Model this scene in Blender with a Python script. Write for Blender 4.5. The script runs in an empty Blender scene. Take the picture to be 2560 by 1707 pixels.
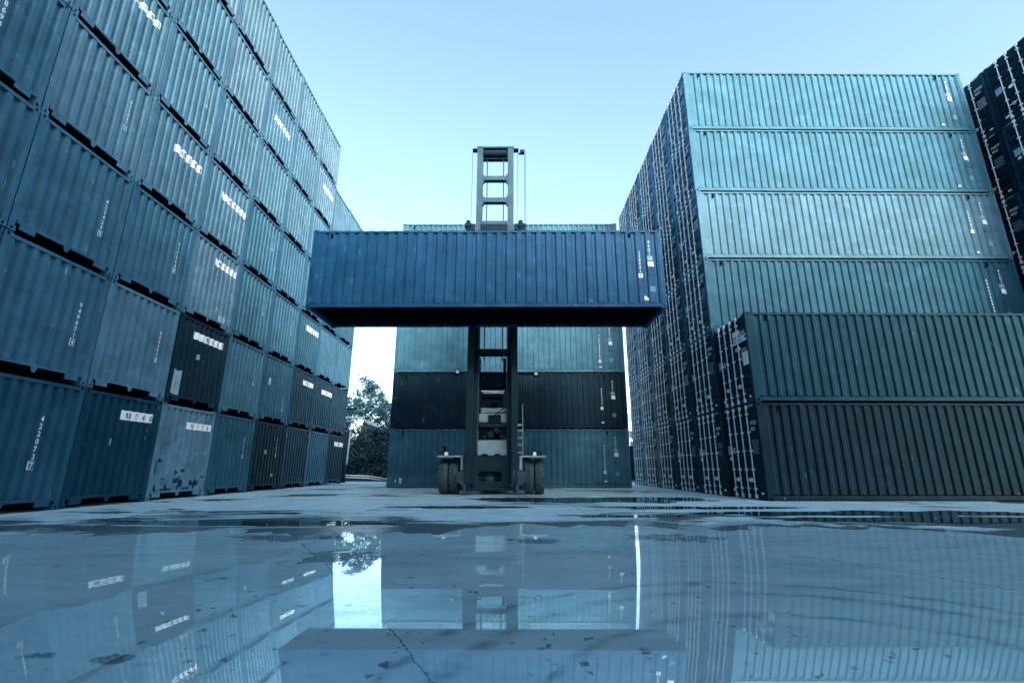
import bpy, bmesh, math, random
from mathutils import Matrix, Vector
random.seed(7)
S = bpy.context.scene
COL = S.collection
R = math.radians

# ------------------------------------------------------------------ camera
F, PIT, YAW, ROLL, HC = 1187.28, 0.2599, -0.0073, -0.0015, 0.94

def view_axes():
    def lin(v):
        x, y, z = v
        x, y = x*math.cos(YAW)-y*math.sin(YAW), x*math.sin(YAW)+y*math.cos(YAW)
        d = y*math.cos(PIT)+z*math.sin(PIT); u = -y*math.sin(PIT)+z*math.cos(PIT)
        x, u = x*math.cos(ROLL)-u*math.sin(ROLL), x*math.sin(ROLL)+u*math.cos(ROLL)
        return (x, u, d)
    cols = [lin(v) for v in ((1,0,0),(0,1,0),(0,0,1))]
    right = Vector([c[0] for c in cols]); up = Vector([c[1] for c in cols]); fwd = Vector([c[2] for c in cols])
    return right, up, fwd
RIGHT, UP, FWD = view_axes()
cam = bpy.data.objects.new('camera', bpy.data.cameras.new('camera'))
COL.objects.link(cam); S.camera = cam
cam.data.sensor_width = 36; cam.data.lens = F/2560*36
cam.data.clip_end = 5000; cam.data.clip_start = 0.05
m = Matrix((RIGHT, UP, -FWD)).transposed().to_4x4(); m.translation = (0, 0, HC)
cam.matrix_world = m

def at(px, py, Y):
    """world point at distance Y measured from the photograph (2560 px wide)"""
    d = FWD*F + RIGHT*(px-1280) + UP*(853.5-py)
    t = Y/d.y
    return Vector((d.x*t, Y, HC+d.z*t))

# ------------------------------------------------------------------ materials
def new_mat(name):
    m = bpy.data.materials.new(name); m.use_nodes = True
    nt = m.node_tree; nt.nodes.clear()
    out = nt.nodes.new('ShaderNodeOutputMaterial')
    return m, nt, out

class N:
    """tiny node helper"""
    def __init__(s, nt): s.nt = nt
    def n(s, t, **k):
        x = s.nt.nodes.new(t)
        for a, b in k.items(): setattr(x, a, b)
        return x
    def link(s, a, b): s.nt.links.new(a, b)
    def noise(s, vec, scale, detail=4, rough=.55, dist=0):
        x = s.n('ShaderNodeTexNoise'); x.inputs['Scale'].default_value = scale
        x.inputs['Detail'].default_value = detail; x.inputs['Roughness'].default_value = rough
        x.inputs['Distortion'].default_value = dist
        if vec is not None: s.link(vec, x.inputs['Vector'])
        return x.outputs['Fac']
    def ramp(s, fac, a, b, ca=(0,0,0,1), cb=(1,1,1,1)):
        x = s.n('ShaderNodeValToRGB'); e = x.color_ramp.elements
        e[0].position = a; e[1].position = b; e[0].color = ca; e[1].color = cb
        s.link(fac, x.inputs['Fac']); return x.outputs['Color']
    def mix(s, fac, a, b, blend='MIX'):
        x = s.n('ShaderNodeMix', data_type='RGBA', blend_type=blend)
        for sock, v in ((x.inputs[0], fac), (x.inputs[6], a), (x.inputs[7], b)):
            if hasattr(v, 'is_linked'): s.link(v, sock)
            elif isinstance(v, (int, float)): sock.default_value = v
            else: sock.default_value = (*v, 1)
        return x.outputs[2]
    def math(s, op, a, b=0.0):
        x = s.n('ShaderNodeMath', operation=op)
        for sock, v in ((x.inputs[0], a), (x.inputs[1], b)):
            if hasattr(v, 'is_linked'): s.link(v, sock)
            else: sock.default_value = v
        return x.outputs[0]
    def vscale(s, vec, sc):
        x = s.n('ShaderNodeVectorMath', operation='MULTIPLY'); s.link(vec, x.inputs[0]); x.inputs[1].default_value = sc
        return x.outputs[0]
    def vadd(s, a, b):
        x = s.n('ShaderNodeVectorMath', operation='ADD'); s.link(a, x.inputs[0]); s.link(b, x.inputs[1])
        return x.outputs[0]

def paint(name, rgb, wear=.5, rough=.42, gloss=(.42, .74, .95), shine=.75):
    m, nt, out = new_mat(name); g = N(nt)
    tc = g.n('ShaderNodeTexCoord').outputs['Object']
    rnd = g.n('ShaderNodeObjectInfo').outputs['Random']
    sh = g.n('ShaderNodeCombineXYZ')
    for i, k in enumerate((37., 53., 11.)): g.link(g.math('MULTIPLY', rnd, k), sh.inputs[i])
    v = g.vadd(tc, sh.outputs[0])
    blot = g.noise(v, 1.1, 5)
    streak = g.noise(g.vscale(v, (7, 7, .45)), 1.0, 5, .6)
    fine = g.noise(v, 9.0, 6, .65)
    scuff = g.noise(g.vscale(v, (22, 22, 1.6)), 1.0, 3, .5)
    patch = g.noise(g.vscale(v, (1.3, 1.3, 2.4)), 1.3, 2, .4, .3)
    lo = tuple(c*.78 for c in rgb); hi = tuple(min(1, c*1.22+.004) for c in rgb)
    c = g.mix(g.ramp(blot, .3, .7), lo, hi)
    c = g.mix(g.math('MULTIPLY', g.ramp(streak, .52, .74), .5*wear), c, tuple(x*.42 for x in rgb))
    c = g.mix(g.math('MULTIPLY', g.ramp(fine, .60, .72), .30*wear), c, tuple(x*.45 for x in rgb))
    fade = tuple(min(.6, x*1.65+k) for x, k in zip(rgb, (.003, .008, .012)))
    c = g.mix(g.math('MULTIPLY', g.ramp(patch, .56, .66), .35*wear), c, fade)
    sc = g.math('MULTIPLY', g.ramp(scuff, .69, .74), g.ramp(patch, .50, .58))
    c = g.mix(g.math('MULTIPLY', sc, .7*wear), c, (.42, .50, .54))
    rr = g.n('ShaderNodeMapRange'); g.link(fine, rr.inputs[0]); rr.inputs[3].default_value = rough-.08; rr.inputs[4].default_value = rough+.18
    b = g.n('ShaderNodeBump'); b.inputs['Strength'].default_value = .45; b.inputs['Distance'].default_value = .05
    dent = g.noise(v, 2.6, 2, .4)
    g.link(g.math('ADD', g.math('ADD', dent, g.math('MULTIPLY', fine, .06)), g.math('MULTIPLY', g.ramp(g.noise(v, 1.7, 1, .4), .66, .78), -.5)), b.inputs['Height'])
    d = g.n('ShaderNodeBsdfDiffuse'); g.link(c, d.inputs[0]); g.link(b.outputs[0], d.inputs['Normal'])
    s = g.n('ShaderNodeBsdfGlossy'); s.inputs['Color'].default_value = (*gloss, 1); g.link(rr.outputs[0], s.inputs['Roughness']); g.link(b.outputs[0], s.inputs['Normal'])
    fr = g.n('ShaderNodeLayerWeight'); g.link(b.outputs[0], fr.inputs['Normal'])
    schlick = g.math('ADD', .03, g.math('MULTIPLY', g.math('POWER', fr.outputs['Facing'], 4.5), .9))
    mx = g.n('ShaderNodeMixShader'); g.link(g.math('MULTIPLY', schlick, shine), mx.inputs[0]); g.link(d.outputs[0], mx.inputs[1]); g.link(s.outputs[0], mx.inputs[2])
    g.link(mx.outputs[0], out.inputs[0])
    return m

def plain(name, rgb, rough=.5, metal=0.0, var=.25, scale=6.0):
    m, nt, out = new_mat(name); g = N(nt)
    tc = g.n('ShaderNodeTexCoord').outputs['Object']
    f = g.noise(tc, scale, 5, .6)
    c = g.mix(g.ramp(f, .3, .7), tuple(x*(1-var) for x in rgb), tuple(min(1, x*(1+var)) for x in rgb))
    p = g.n('ShaderNodeBsdfPrincipled'); g.link(c, p.inputs['Base Color'])
    p.inputs['Roughness'].default_value = rough; p.inputs['Metallic'].default_value = metal
    p.inputs['Specular Tint'].default_value = (.22, .64, 1, 1); p.inputs['Specular IOR Level'].default_value = .4
    g.link(p.outputs[0], out.inputs[0]); return m

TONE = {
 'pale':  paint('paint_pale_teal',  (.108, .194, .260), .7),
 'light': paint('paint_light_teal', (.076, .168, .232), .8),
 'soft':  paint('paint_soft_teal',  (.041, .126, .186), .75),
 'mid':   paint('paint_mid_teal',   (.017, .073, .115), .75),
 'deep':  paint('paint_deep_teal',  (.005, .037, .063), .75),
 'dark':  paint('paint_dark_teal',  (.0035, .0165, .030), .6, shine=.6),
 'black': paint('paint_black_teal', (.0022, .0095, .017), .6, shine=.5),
 'door':  paint('paint_unlit_door_teal',  (.0030, .0120, .0195), .6, .55, shine=.35),  # darkest door tone, the unlit side put into the paint
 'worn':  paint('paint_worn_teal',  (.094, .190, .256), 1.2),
 'blue':  paint('paint_blue',       (.006, .066, .155), .85, gloss=(.45, .66, .90)),
}
M_WHITE = plain('marking_white', (.70, .76, .78), .5, 0, .12, 9)
M_INK   = plain('marking_black', (.012, .02, .026), .5)
M_STRIP = plain('label_white', (.80, .84, .85), .5, 0, .08, 5)
M_FAINT = plain('decal_pale', (.22, .36, .43), .5, 0, .3, 12)
M_ROD   = plain('galvanised_rod', (.70, .79, .83), .45, .0, .25, 14)
M_HOLE  = plain('hollow_dark', (.006, .010, .013), .8)
M_UNDER = plain('under_frame_dark', (.0035, .006, .008), .85)
M_UNDER.node_tree.nodes['Principled BSDF'].inputs['Specular IOR Level'].default_value = 0.0
M_MACH  = paint('machine_dark_teal', (.007, .022, .033), .7, .5)
M_MAST  = paint('mast_steel', (.034, .066, .094), .8, .5)
M_MBLK  = plain('machine_black', (.005, .009, .012), .7)
M_HOOD  = plain('hood_pale_steel', (.24, .36, .42), .45, 0, .22, 4)
M_RUB   = plain('tyre_rubber', (.042, .066, .080), .62, 0, .4, 9)
M_LAMP  = plain('lamp_lens', (.80, .86, .88), .15)
M_STEEL = plain('weathered_steel', (.26, .36, .41), .42, .4, .25, 8)

# ------------------------------------------------------------------ mesh helpers
class MB:
    def __init__(s): s.v = []; s.f = []
    def quad(s, *p):
        b = len(s.v); s.v.extend([tuple(q) for q in p]); s.f.append(tuple(range(b, b+len(p))))
    def box(s, x0, y0, z0, x1, y1, z1):
        b = len(s.v)
        s.v.extend([(x,y,z) for z in (z0,z1) for y in (y0,y1) for x in (x0,x1)])
        for q in ((0,2,3,1),(4,5,7,6),(0,1,5,4),(2,6,7,3),(0,4,6,2),(1,3,7,5)): s.f.append(tuple(b+i for i in q))
    def cbox(s, x0, y0, z0, x1, y1, z1, c):
        """box with chamfered edges"""
        bm = bmesh.new(); bmesh.ops.create_cube(bm, size=1)
        for v in bm.verts:
            v.co = ((x0+x1)/2+v.co.x*(x1-x0), (y0+y1)/2+v.co.y*(y1-y0), (z0+z1)/2+v.co.z*(z1-z0))
        bmesh.ops.bevel(bm, geom=bm.edges[:], offset=c, segments=2, affect='EDGES', profile=.5)
        s.add_bm(bm)
    def add_bm(s, bm):
        bm.verts.index_update(); b = len(s.v)
        s.v.extend([tuple(v.co) for v in bm.verts]); s.f.extend([tuple(b+v.index for v in f.verts) for f in bm.faces]); bm.free()
    def tube(s, pts, r, seg=8, cap=True):
        pts = [Vector(p) for p in pts]; rs = r if isinstance(r, (list, tuple)) else [r]*len(pts)
        rings = []
        for i, p in enumerate(pts):
            t = (pts[min(i+1, len(pts)-1)]-pts[max(i-1, 0)]).normalized()
            a = t.orthogonal().normalized() if abs(t.z) < .9 else (Vector((1,0,0))-t*t.x).normalized()
            bb = t.cross(a); base = len(s.v)
            for k in range(seg):
                an = 2*math.pi*k/seg; s.v.append(tuple(p+(a*math.cos(an)+bb*math.sin(an))*rs[i]))
            rings.append(base)
        for i in range(len(rings)-1):
            for k in range(seg):
                s.f.append((rings[i]+k, rings[i]+(k+1)%seg, rings[i+1]+(k+1)%seg, rings[i+1]+k))
        if cap:
            s.f.append(tuple(rings[0]+k for k in range(seg))[::-1]); s.f.append(tuple(rings[-1]+k for k in range(seg)))
    def prism(s, pts, d):
        """polygon pts (3d) extruded by vector d"""
        d = Vector(d); b = len(s.v); n = len(pts)
        s.v.extend([tuple(p) for p in pts]); s.v.extend([tuple(Vector(p)+d) for p in pts])
        s.f.append(tuple(range(b, b+n))[::-1]); s.f.append(tuple(range(b+n, b+2*n)))
        for i in range(n): j = (i+1) % n; s.f.append((b+i, b+j, b+n+j, b+n+i))
    def mesh(s, name, smooth=False):
        me = bpy.data.meshes.new(name); me.from_pydata(s.v, [], s.f)
        bm = bmesh.new(); bm.from_mesh(me); bmesh.ops.recalc_face_normals(bm, faces=bm.faces[:]); bm.to_mesh(me); bm.free()
        if smooth: me.polygons.foreach_set('use_smooth', [True]*len(me.polygons))
        me.update(); return me

def link(name, me, mat=None, parent=None):
    o = bpy.data.objects.new(name, me); COL.objects.link(o)
    if mat is not None:
        if len(me.materials) == 0: me.materials.append(None)
        o.material_slots[0].link = 'OBJECT'; o.material_slots[0].material = mat
    if parent is not None: o.parent = parent
    return o
def build(mb, name, mat, parent=None, smooth=False): return link(name, mb.mesh(name, smooth), mat, parent)
def empty(name, loc=(0,0,0), rz=0):
    o = bpy.data.objects.new(name, None); COL.objects.link(o); o.location = loc; o.rotation_euler = (0, 0, rz); o.empty_display_size = .3
    return o
def tag(o, label, cat, group=None, kind=None):
    if label: o['label'] = label
    if cat: o['category'] = cat
    if group: o['group'] = group
    if kind: o['kind'] = kind
    return o

# ------------------------------------------------------------------ container geometry
class Spec:
    def __init__(s, W, H, L, pitch_end=.262, pitch_side=.285, dep_end=.062, dep_side=.052, cut=(.36, .50, .86)):
        s.W, s.H, s.L = W, H, L
        s.pe, s.ps, s.de, s.ds, s.cut = pitch_end, pitch_side, dep_end, dep_side, cut
    def place(s, face, u, v, n):
        W, L = s.W, s.L
        if face == 'door':  p = (u, -n, v)
        elif face == 'front': p = (W-u, L+n, v)
        elif face == 'side0': p = (-n, L-u, v)
        elif face == 'sideW': p = (W+n, u, v)
        return (p[0]-W/2, p[1]-L/2, p[2])
    def length(s, face): return s.W if face in ('door', 'front') else s.L
    def prof(s, face):
        """corrugation break points (u, n) across one face"""
        T = s.length(face); mg = .13 if face in ('door','front') else .20
        pitch, dep = (s.pe, s.de) if face == 'front' else (s.ps, s.ds)
        k = max(1, round((T-2*mg)/pitch)); p = (T-2*mg)/k
        q0 = -.022; a, b, c = s.cut; pts = [(.06, q0), (mg, q0)]
        for i in range(k):
            u = mg+i*p
            pts += [(u+p*a, q0), (u+p*b, q0-dep), (u+p*c, q0-dep), (u+p, q0)]
        pts.append((T-.06, q0))
        return pts
    def n_at(s, face, u):
        if face == 'door': return .004
        q = s.prof(face)
        for (a, na), (b, nb) in zip(q, q[1:]):
            if a <= u <= b: return na+(nb-na)*(u-a)/max(1e-6, b-a)
        return 0.0

def conform(spec, face, V, Fc, off=.004):
    """lay a flat (u,v) mesh onto a face, following its corrugation"""
    bm = bmesh.new(); vs = [bm.verts.new((u, v, 0)) for u, v in V]
    for f in Fc:
        try: bm.faces.new([vs[i] for i in f])
        except ValueError: pass
    if face != 'door':
        us = [v[0] for v in V]; lo, hi = min(us), max(us)
        for u, _ in spec.prof(face):
            if lo < u < hi:
                bmesh.ops.bisect_plane(bm, geom=bm.verts[:]+bm.edges[:]+bm.faces[:], plane_co=(u,0,0), plane_no=(1,0,0), dist=1e-5)
    for v in bm.verts:
        v.co = spec.place(face, v.co.x, v.co.y, spec.n_at(face, v.co.x)+off)
    bm.normal_update(); me = bpy.data.meshes.new('marking'); bm.to_mesh(me); bm.free(); return me

_glyph = {}
def glyphs(text):
    """flat letter mesh, cap height 1, from Blender's own font"""
    if text in _glyph: return _glyph[text]
    c = bpy.data.curves.new('t', 'FONT'); c.body = text; c.size = 1.0; c.resolution_u = 2; c.offset = .016
    o = bpy.data.objects.new('t', c); COL.objects.link(o)
    bpy.context.view_layer.update()
    me = o.evaluated_get(bpy.context.evaluated_depsgraph_get()).to_mesh()
    V = [tuple(v.co)[:2] for v in me.vertices]; Fc = [tuple(p.vertices) for p in me.polygons]
    COL.objects.unlink(o); bpy.data.objects.remove(o); bpy.data.curves.remove(c)
    y1 = max((v[1] for v in V), default=1); x0 = min((v[0] for v in V), default=0)
    V = [((x-x0)/.73, y/.73) for x, y in V]
    _glyph[text] = (V, Fc); return V, Fc

def text_geo(text, u, v, h, sx=1.0, vertical=False, gap=1.32, spread=None):
    V, Fc = [], []
    if vertical:
        y = v
        for ch in text:
            if ch != ' ':
                gv, gf = glyphs(ch); b = len(V)
                w = max(x for x, _ in gv)
                V += [(u+(x-w/2)*h*sx, y-h+yy*h) for x, yy in gv]; Fc += [tuple(b+i for i in f) for f in gf]
                y -= h*gap
            else: y -= h*.6
    elif spread:
        n = len(text)
        for i, ch in enumerate(text):
            if ch == ' ': continue
            gv, gf = glyphs(ch); b = len(V)
            V += [(u+spread*(i+.1)/n+x*h*sx, v+y*h) for x, y in gv]; Fc += [tuple(b+i2 for i2 in f) for f in gf]
    else:
        gv, gf = glyphs(text); V = [(u+x*h*sx, v+y*h) for x, y in gv]; Fc = list(gf)
    return V, Fc

def ridges(spec, face):
    e = spec.prof(face)
    return [(a+b)/2 for (a,na),(b,nb) in zip(e, e[1:]) if abs(na-nb) < 1e-6 and na > -.03 and b-a > .04]
def snap(spec, face, u): return min(ridges(spec, face), key=lambda q: abs(q-u))

def rect_geo(rs):
    V, Fc = [], []
    for u0, v0, u1, v1 in rs:
        b = len(V); V += [(u0,v0),(u1,v0),(u1,v1),(u0,v1)]; Fc.append((b,b+1,b+2,b+3))
    return V, Fc
def poly_geo(ps):
    V, Fc = [], []
    for p in ps:
        b = len(V); V += list(p); Fc.append(tuple(range(b, b+len(p))))
    return V, Fc

_marks = {}
def mark(spec, root, face, geo, mat, name, key=None, off=.004):
    k = (id(spec), face, key) if key else None
    if k and k in _marks: me = _marks[k]
    else:
        me = conform(spec, face, geo[0], geo[1], off); me.name = name
        if k: _marks[k] = me
    return link(name, me, mat, root)

def casting_mesh(spec, ends):
    """corner castings with real oval holes on their outer faces: list of meshes"""
    W, H, L = spec.W, spec.H, spec.L; out = []
    cx, cy, cz = .162, .178, .118
    for zi in (0, 1):
        for xi in (0, 1):
            for yi in ends:
                mb = MB()
                x0 = 0 if xi == 0 else W-cx; y0 = 0 if yi == 0 else L-cy; z0 = 0 if zi == 0 else H-cz
                x1, y1, z1 = x0+cx, y0+cy, z0+cz
                fx = x0 if xi == 0 else x1; fy = y0 if yi == 0 else y1
                sx = -1 if xi == 0 else 1; sy = -1 if yi == 0 else 1
                ix = x1 if xi == 0 else x0; iy = y1 if yi == 0 else y0
                def P(x, y, z): return (x-W/2, y-L/2, z)
                mb.quad(P(x0,y0,z0),P(x1,y0,z0),P(x1,y1,z0),P(x0,y1,z0)); mb.quad(P(x0,y0,z1),P(x1,y0,z1),P(x1,y1,z1),P(x0,y1,z1))
                mb.quad(P(ix,y0,z0),P(ix,y1,z0),P(ix,y1,z1),P(ix,y0,z1)); mb.quad(P(x0,iy,z0),P(x1,iy,z0),P(x1,iy,z1),P(x0,iy,z1))
                def holed(a0, a1, mk, ra, rb):
                    ca, cb = (a0+a1)/2, (z0+z1)/2; n = 16; inn, outp, dp = [], [], []
                    ha, hb = (a1-a0)/2, (z1-z0)/2
                    for k in range(n):
                        an = 2*math.pi*k/n; c, sn = math.cos(an), math.sin(an)
                        tt = min(ha/abs(c) if abs(c) > 1e-6 else 9, hb/abs(sn) if abs(sn) > 1e-6 else 9)
                        if k % 4 == 2: o2 = (ca+ha*(1 if c > 0 else -1), cb+hb*(1 if sn > 0 else -1))
                        else: o2 = (ca+c*tt, cb+sn*tt)
                        outp.append(mk(o2[0], o2[1], 0)); inn.append(mk(ca+c*ra, cb+sn*rb, 0)); dp.append(mk(ca+c*ra, cb+sn*rb, .06))
                    for k in range(n):
                        j = (k+1) % n
                        mb.quad(outp[k], outp[j], inn[j], inn[k]); mb.quad(inn[k], inn[j], dp[j], dp[k])
                    mb.quad(*dp)
                holed(x0, x1, lambda a, b, d: P(a, fy-sy*d, b), .032, .042)
                holed(y0, y1, lambda a, b, d: P(fx-sx*d, a, b), .040, .028)
                out.append(mb.mesh('corner_casting'))
    return out

def panel_mesh(spec, face, z0, z1, name):
    mb = MB(); q = spec.prof(face)
    for (a, na), (b, nb) in zip(q, q[1:]):
        mb.quad(spec.place(face,a,z0,na), spec.place(face,b,z0,nb), spec.place(face,b,z1,nb), spec.place(face,a,z1,na))
    me = bpy.data.meshes.new(name); out = Vector(spec.place(face, 1, 1, 1))-Vector(spec.place(face, 1, 1, 0))
    p = [Vector(v) for v in mb.v]; fs = []
    for f in mb.f:
        nn = (p[f[1]]-p[f[0]]).cross(p[f[2]]-p[f[0]]); fs.append(f if nn.dot(out) > 0 else f[::-1])
    me.from_pydata(mb.v, [], fs); me.update(); return me

def fbox(mb, spec, face, u0, v0, n0, u1, v1, n1):
    a = spec.place(face, u0, v0, n0); b = spec.place(face, u1, v1, n1)
    mb.box(min(a[0],b[0]), min(a[1],b[1]), min(a[2],b[2]), max(a[0],b[0]), max(a[1],b[1]), max(a[2],b[2]))

def frame_mesh(spec, left=False):
    mb = MB(); W, H, L = spec.W, spec.H, spec.L
    def bx(x0,y0,z0,x1,y1,z1): mb.box(x0-W/2, y0-L/2, z0, x1-W/2, y1-L/2, z1)
    e = .004; z0, z1 = .118, H-.118
    for x in (e, W-.13):
        for y in (e, L-.15): bx(x, y, z0, x+.126, y+.146, z1)
    for x in (.006, W-.066):                                     # side rails
        bx(x, .178, H-.092, x+.06, L-.178, H-.030)
        bx(x, .178, .034, x+.045, L-.178, .160)
    bx(.162, .008, H-.112, W-.162, .10, H-.026)                  # end headers
    bx(.162, L-.10, H-.105, W-.162, L-.008, H-.032)
    bx(.162, .010, .010, W-.162, .10, .135)                      # door sill
    if left:
        bx(.162, L-.05, .205, W-.162, L-.006, .262)              # raised front sill with fork pads below
        for a, b in ((.24, .58), (W-.58, W-.24)): bx(a, L-.035, .085, b, L-.010, .204)
        for c in (W*.5,):
            mb.prism([(c-.085-W/2, L/2-.03, .204), (c+.085-W/2, L/2-.03, .204), (c+.03-W/2, L/2-.03, .09), (c-.03-W/2, L/2-.03, .09)], (0, .018, 0))
    else:
        bx(.162, L-.10, .012, W-.162, L-.010, .150)
    return mb.mesh('frame')

DOOR_BANDS = [(.26,.40),(.70,.84),(1.16,1.30),(1.62,1.76),(2.06,2.20)]
def door_mesh(spec, side):
    W, H = spec.W, spec.H; mb = MB()
    u0, u1 = (.134, W/2-.004) if side == 0 else (W/2+.004, W-.134)
    zb, zt = .140, H-.118; pf = 'door'
    mb.quad(*[spec.place(pf,u,v,-.05) for u, v in ((u0,zb),(u1,zb),(u1,zt),(u0,zt))])
    fbox(mb, spec, pf, u0, zb, -.05, u0+.05, zt, 0); fbox(mb, spec, pf, u1-.05, zb, -.05, u1, zt, 0)
    fbox(mb, spec, pf, u0+.05, zb, -.05, u1-.05, zb+.05, -.002); fbox(mb, spec, pf, u0+.05, zt-.05, -.05, u1-.05, zt, -.002)
    a, b = u0+.05, u1-.05; prev = zb+.05
    k = (zt-zb)/2.6
    for (p, q) in DOOR_BANDS:                                     # flat outer fields between recessed bands
        p, q = zb+p*k, zb+q*k
        for (v0, n0), (v1, n1) in (((prev,-.006),(p,-.006)), ((p,-.006),(p+.04,-.042)), ((p+.04,-.042),(q-.04,-.042)), ((q-.04,-.042),(q,-.006))):
            mb.quad(spec.place(pf,a,v0,n0), spec.place(pf,b,v0,n0), spec.place(pf,b,v1,n1), spec.place(pf,a,v1,n1))
        prev = q
    mb.quad(spec.place(pf,a,prev,-.006), spec.place(pf,b,prev,-.006), spec.place(pf,b,zt-.05,-.006), spec.place(pf,a,zt-.05,-.006))
    hu = u0 if side == 0 else u1                                  # hinges
    for v in (.35, .95, 1.55, 2.1, 2.55):
        fbox(mb, spec, pf, hu-.05, v, -.002, hu+.05, v+.09, .014)
    return mb.mesh('door')

ROD_U = (.225, .395, .575, .755)
def rod_mesh(spec, k):
    W, H = spec.W, spec.H; u = ROD_U[k]*W; mb = MB()
    P = lambda v, n=.045, du=0: spec.place('door', u+du, v, n)
    mb.tube([P(.06), P(H-.05)], .019, 10)
    for v in (.035, H-.155): fbox(mb, spec, 'door', u-.055, v, .012, u+.045, v+.12, .055)
    for v in (.30, .88, 1.45, 2.03, H-.34): fbox(mb, spec, 'door', u-.05, v, .001, u+.05, v+.05, .070)
    return mb.mesh('lock_rod')
def handle_mesh(spec, k):
    W, H = spec.W, spec.H; u = ROD_U[k]*W; mb = MB(); s = -1 if k in (0, 2) else 1
    v = .58
    mb.tube([spec.place('door', u, v+.03, .06), spec.place('door', u-s*.10, v, .085), spec.place('door', u-s*.33, v-.01, .075)], .013, 8)
    fbox(mb, spec, 'door', u-s*.20-.03, v-.06, .001, u-s*.20+.03, v+.07, .06)
    return mb.mesh('handle')

_tpl = {}
def template(spec, left):
    if id(spec) in _tpl: return _tpl[id(spec)]
    W, H, L = spec.W, spec.H, spec.L; t = {}
    t['frame'] = frame_mesh(spec, left)
    t['front'] = panel_mesh(spec, 'front', .262 if left else .150, H-.10, 'front_panel')
    t['s0'] = panel_mesh(spec, 'side0', .182, H-.090, 'side_panel'); t['sW'] = panel_mesh(spec, 'sideW', .182, H-.090, 'side_panel')
    mb = MB(); k = int(L/.21); zt = H-.014
    for i in range(k):
        y0 = -L/2+.05+(L-.1)*i/k; y1 = -L/2+.05+(L-.1)*(i+1)/k; ym = (y0+y1)/2
        d = .0 if i % 2 == 0 else -.02
        mb.quad((-W/2+.02,y0,zt+d),(W/2-.02,y0,zt+d),(W/2-.02,y1,zt+d),(-W/2+.02,y1,zt+d))
    t['roof'] = mb.mesh('roof')
    mb = MB(); fz = .215 if left else .14; mb.box(-W/2+.05, -L/2+.10, fz, W/2-.05, L/2-.10, fz+.025)
    if not left:
        n = int(L/.6)
        for i in range(1, n):
            y = -L/2+L*i/n; mb.box(-W/2+.05, y-.05, .03, W/2-.05, y+.05, .139)
    t['floor'] = mb.mesh('floor_frame')
    if left:
        mb = MB(); mb.box(-W/2+.134, -L/2+.02, .02, W/2-.134, -L/2+.06, H-.115); t['rear'] = mb.mesh('rear_panel')
        t['cast'] = casting_mesh(spec, (1,))
    else:
        t['doors'] = [door_mesh(spec, 0), door_mesh(spec, 1)]
        t['rods'] = [rod_mesh(spec, i) for i in range(4)]; t['handles'] = [handle_mesh(spec, i) for i in range(4)]
        t['cast'] = casting_mesh(spec, (0, 1))
    _tpl[id(spec)] = t; return t

def container(spec, centre, rz, tone, label, group, left=False, doortone=None, name='shipping_container', plain_doors=False):
    t = template(spec, left); root = empty(name, centre, rz); mt = TONE[tone]; md = TONE[doortone or tone]
    tag(root, label, 'shipping container', group)
    link('frame', t['frame'], mt, root); link('front_panel', t['front'], mt, root)
    link('side_panel', t['s0'], mt, root); link('side_panel', t['sW'], mt, root)
    link('roof', t['roof'], mt, root); link('floor_frame', t['floor'], M_UNDER, root)
    for c in t['cast']: link('corner_casting', c, mt, root)
    if left: link('rear_panel', t['rear'], mt, root)
    else:
        for i in (0, 1):
            d = link('door', t['doors'][i], md, root)
            if not plain_doors:
                for k in (2*i, 2*i+1):
                    link('lock_rod', t['rods'][k], M_ROD, d); link('handle', t['handles'][k], M_ROD, d)
    return root

# ---- shared door and side markings
def door_marks(spec, root, number, style):
    W, H = spec.W, spec.H; r = random.Random(style*13+5)
    mark(spec, root, 'door', text_geo(number, W*.79, H*.775, .115, .78), M_WHITE, 'number_marking')
    mark(spec, root, 'door', text_geo('45G1', W*.79, H*.775-.185, .115, .78), M_WHITE, 'number_marking', key='d45')
    s = style % 4
    k = 'dash%d' % s
    rs = []
    rr = random.Random(s)
    for i in range(7):                                            # small unreadable specification lines
        v = H*.60-i*.062
        if s == 2 and i in (3,): continue
        u = W*.79
        while u < W*.93:
            w = rr.uniform(.02, .07); rs.append((u, v, min(u+w, W*.94), v+.026)); u += w+.018
    mark(spec, root, 'door', rect_geo(rs), M_FAINT if s != 1 else M_WHITE, 'specification_lettering', key=k)
    mark(spec, root, 'door', rect_geo([(W*.085, H*.47, W*.19, H*.575)] + ([(W*.24, H*.48, W*.30, H*.55)] if s != 3 else [])), M_FAINT, 'decal', key='decal%d' % (s == 3))
    pl = [(W*.12, .20, W*.20, .29), (W*.86, .17, W*.92, .235)]
    if s in (0, 2): pl.append((W*.115, H*.41, W*.17, H*.445))
    mark(spec, root, 'door', rect_geo(pl), M_STRIP, 'plate', key='pl%d' % (s in (0, 2)))
    hz = []
    for u in (W*.09, W*.80):                                      # hazard stripes on the header
        for i in range(4): a = u+i*.07; hz.append([(a, H-.095), (a+.03, H-.095), (a+.065, H-.03), (a+.035, H-.03)])
    mark(spec, root, 'door', poly_geo(hz), M_WHITE if s < 2 else M_FAINT, 'stripe_marking', key='hz')

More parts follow.
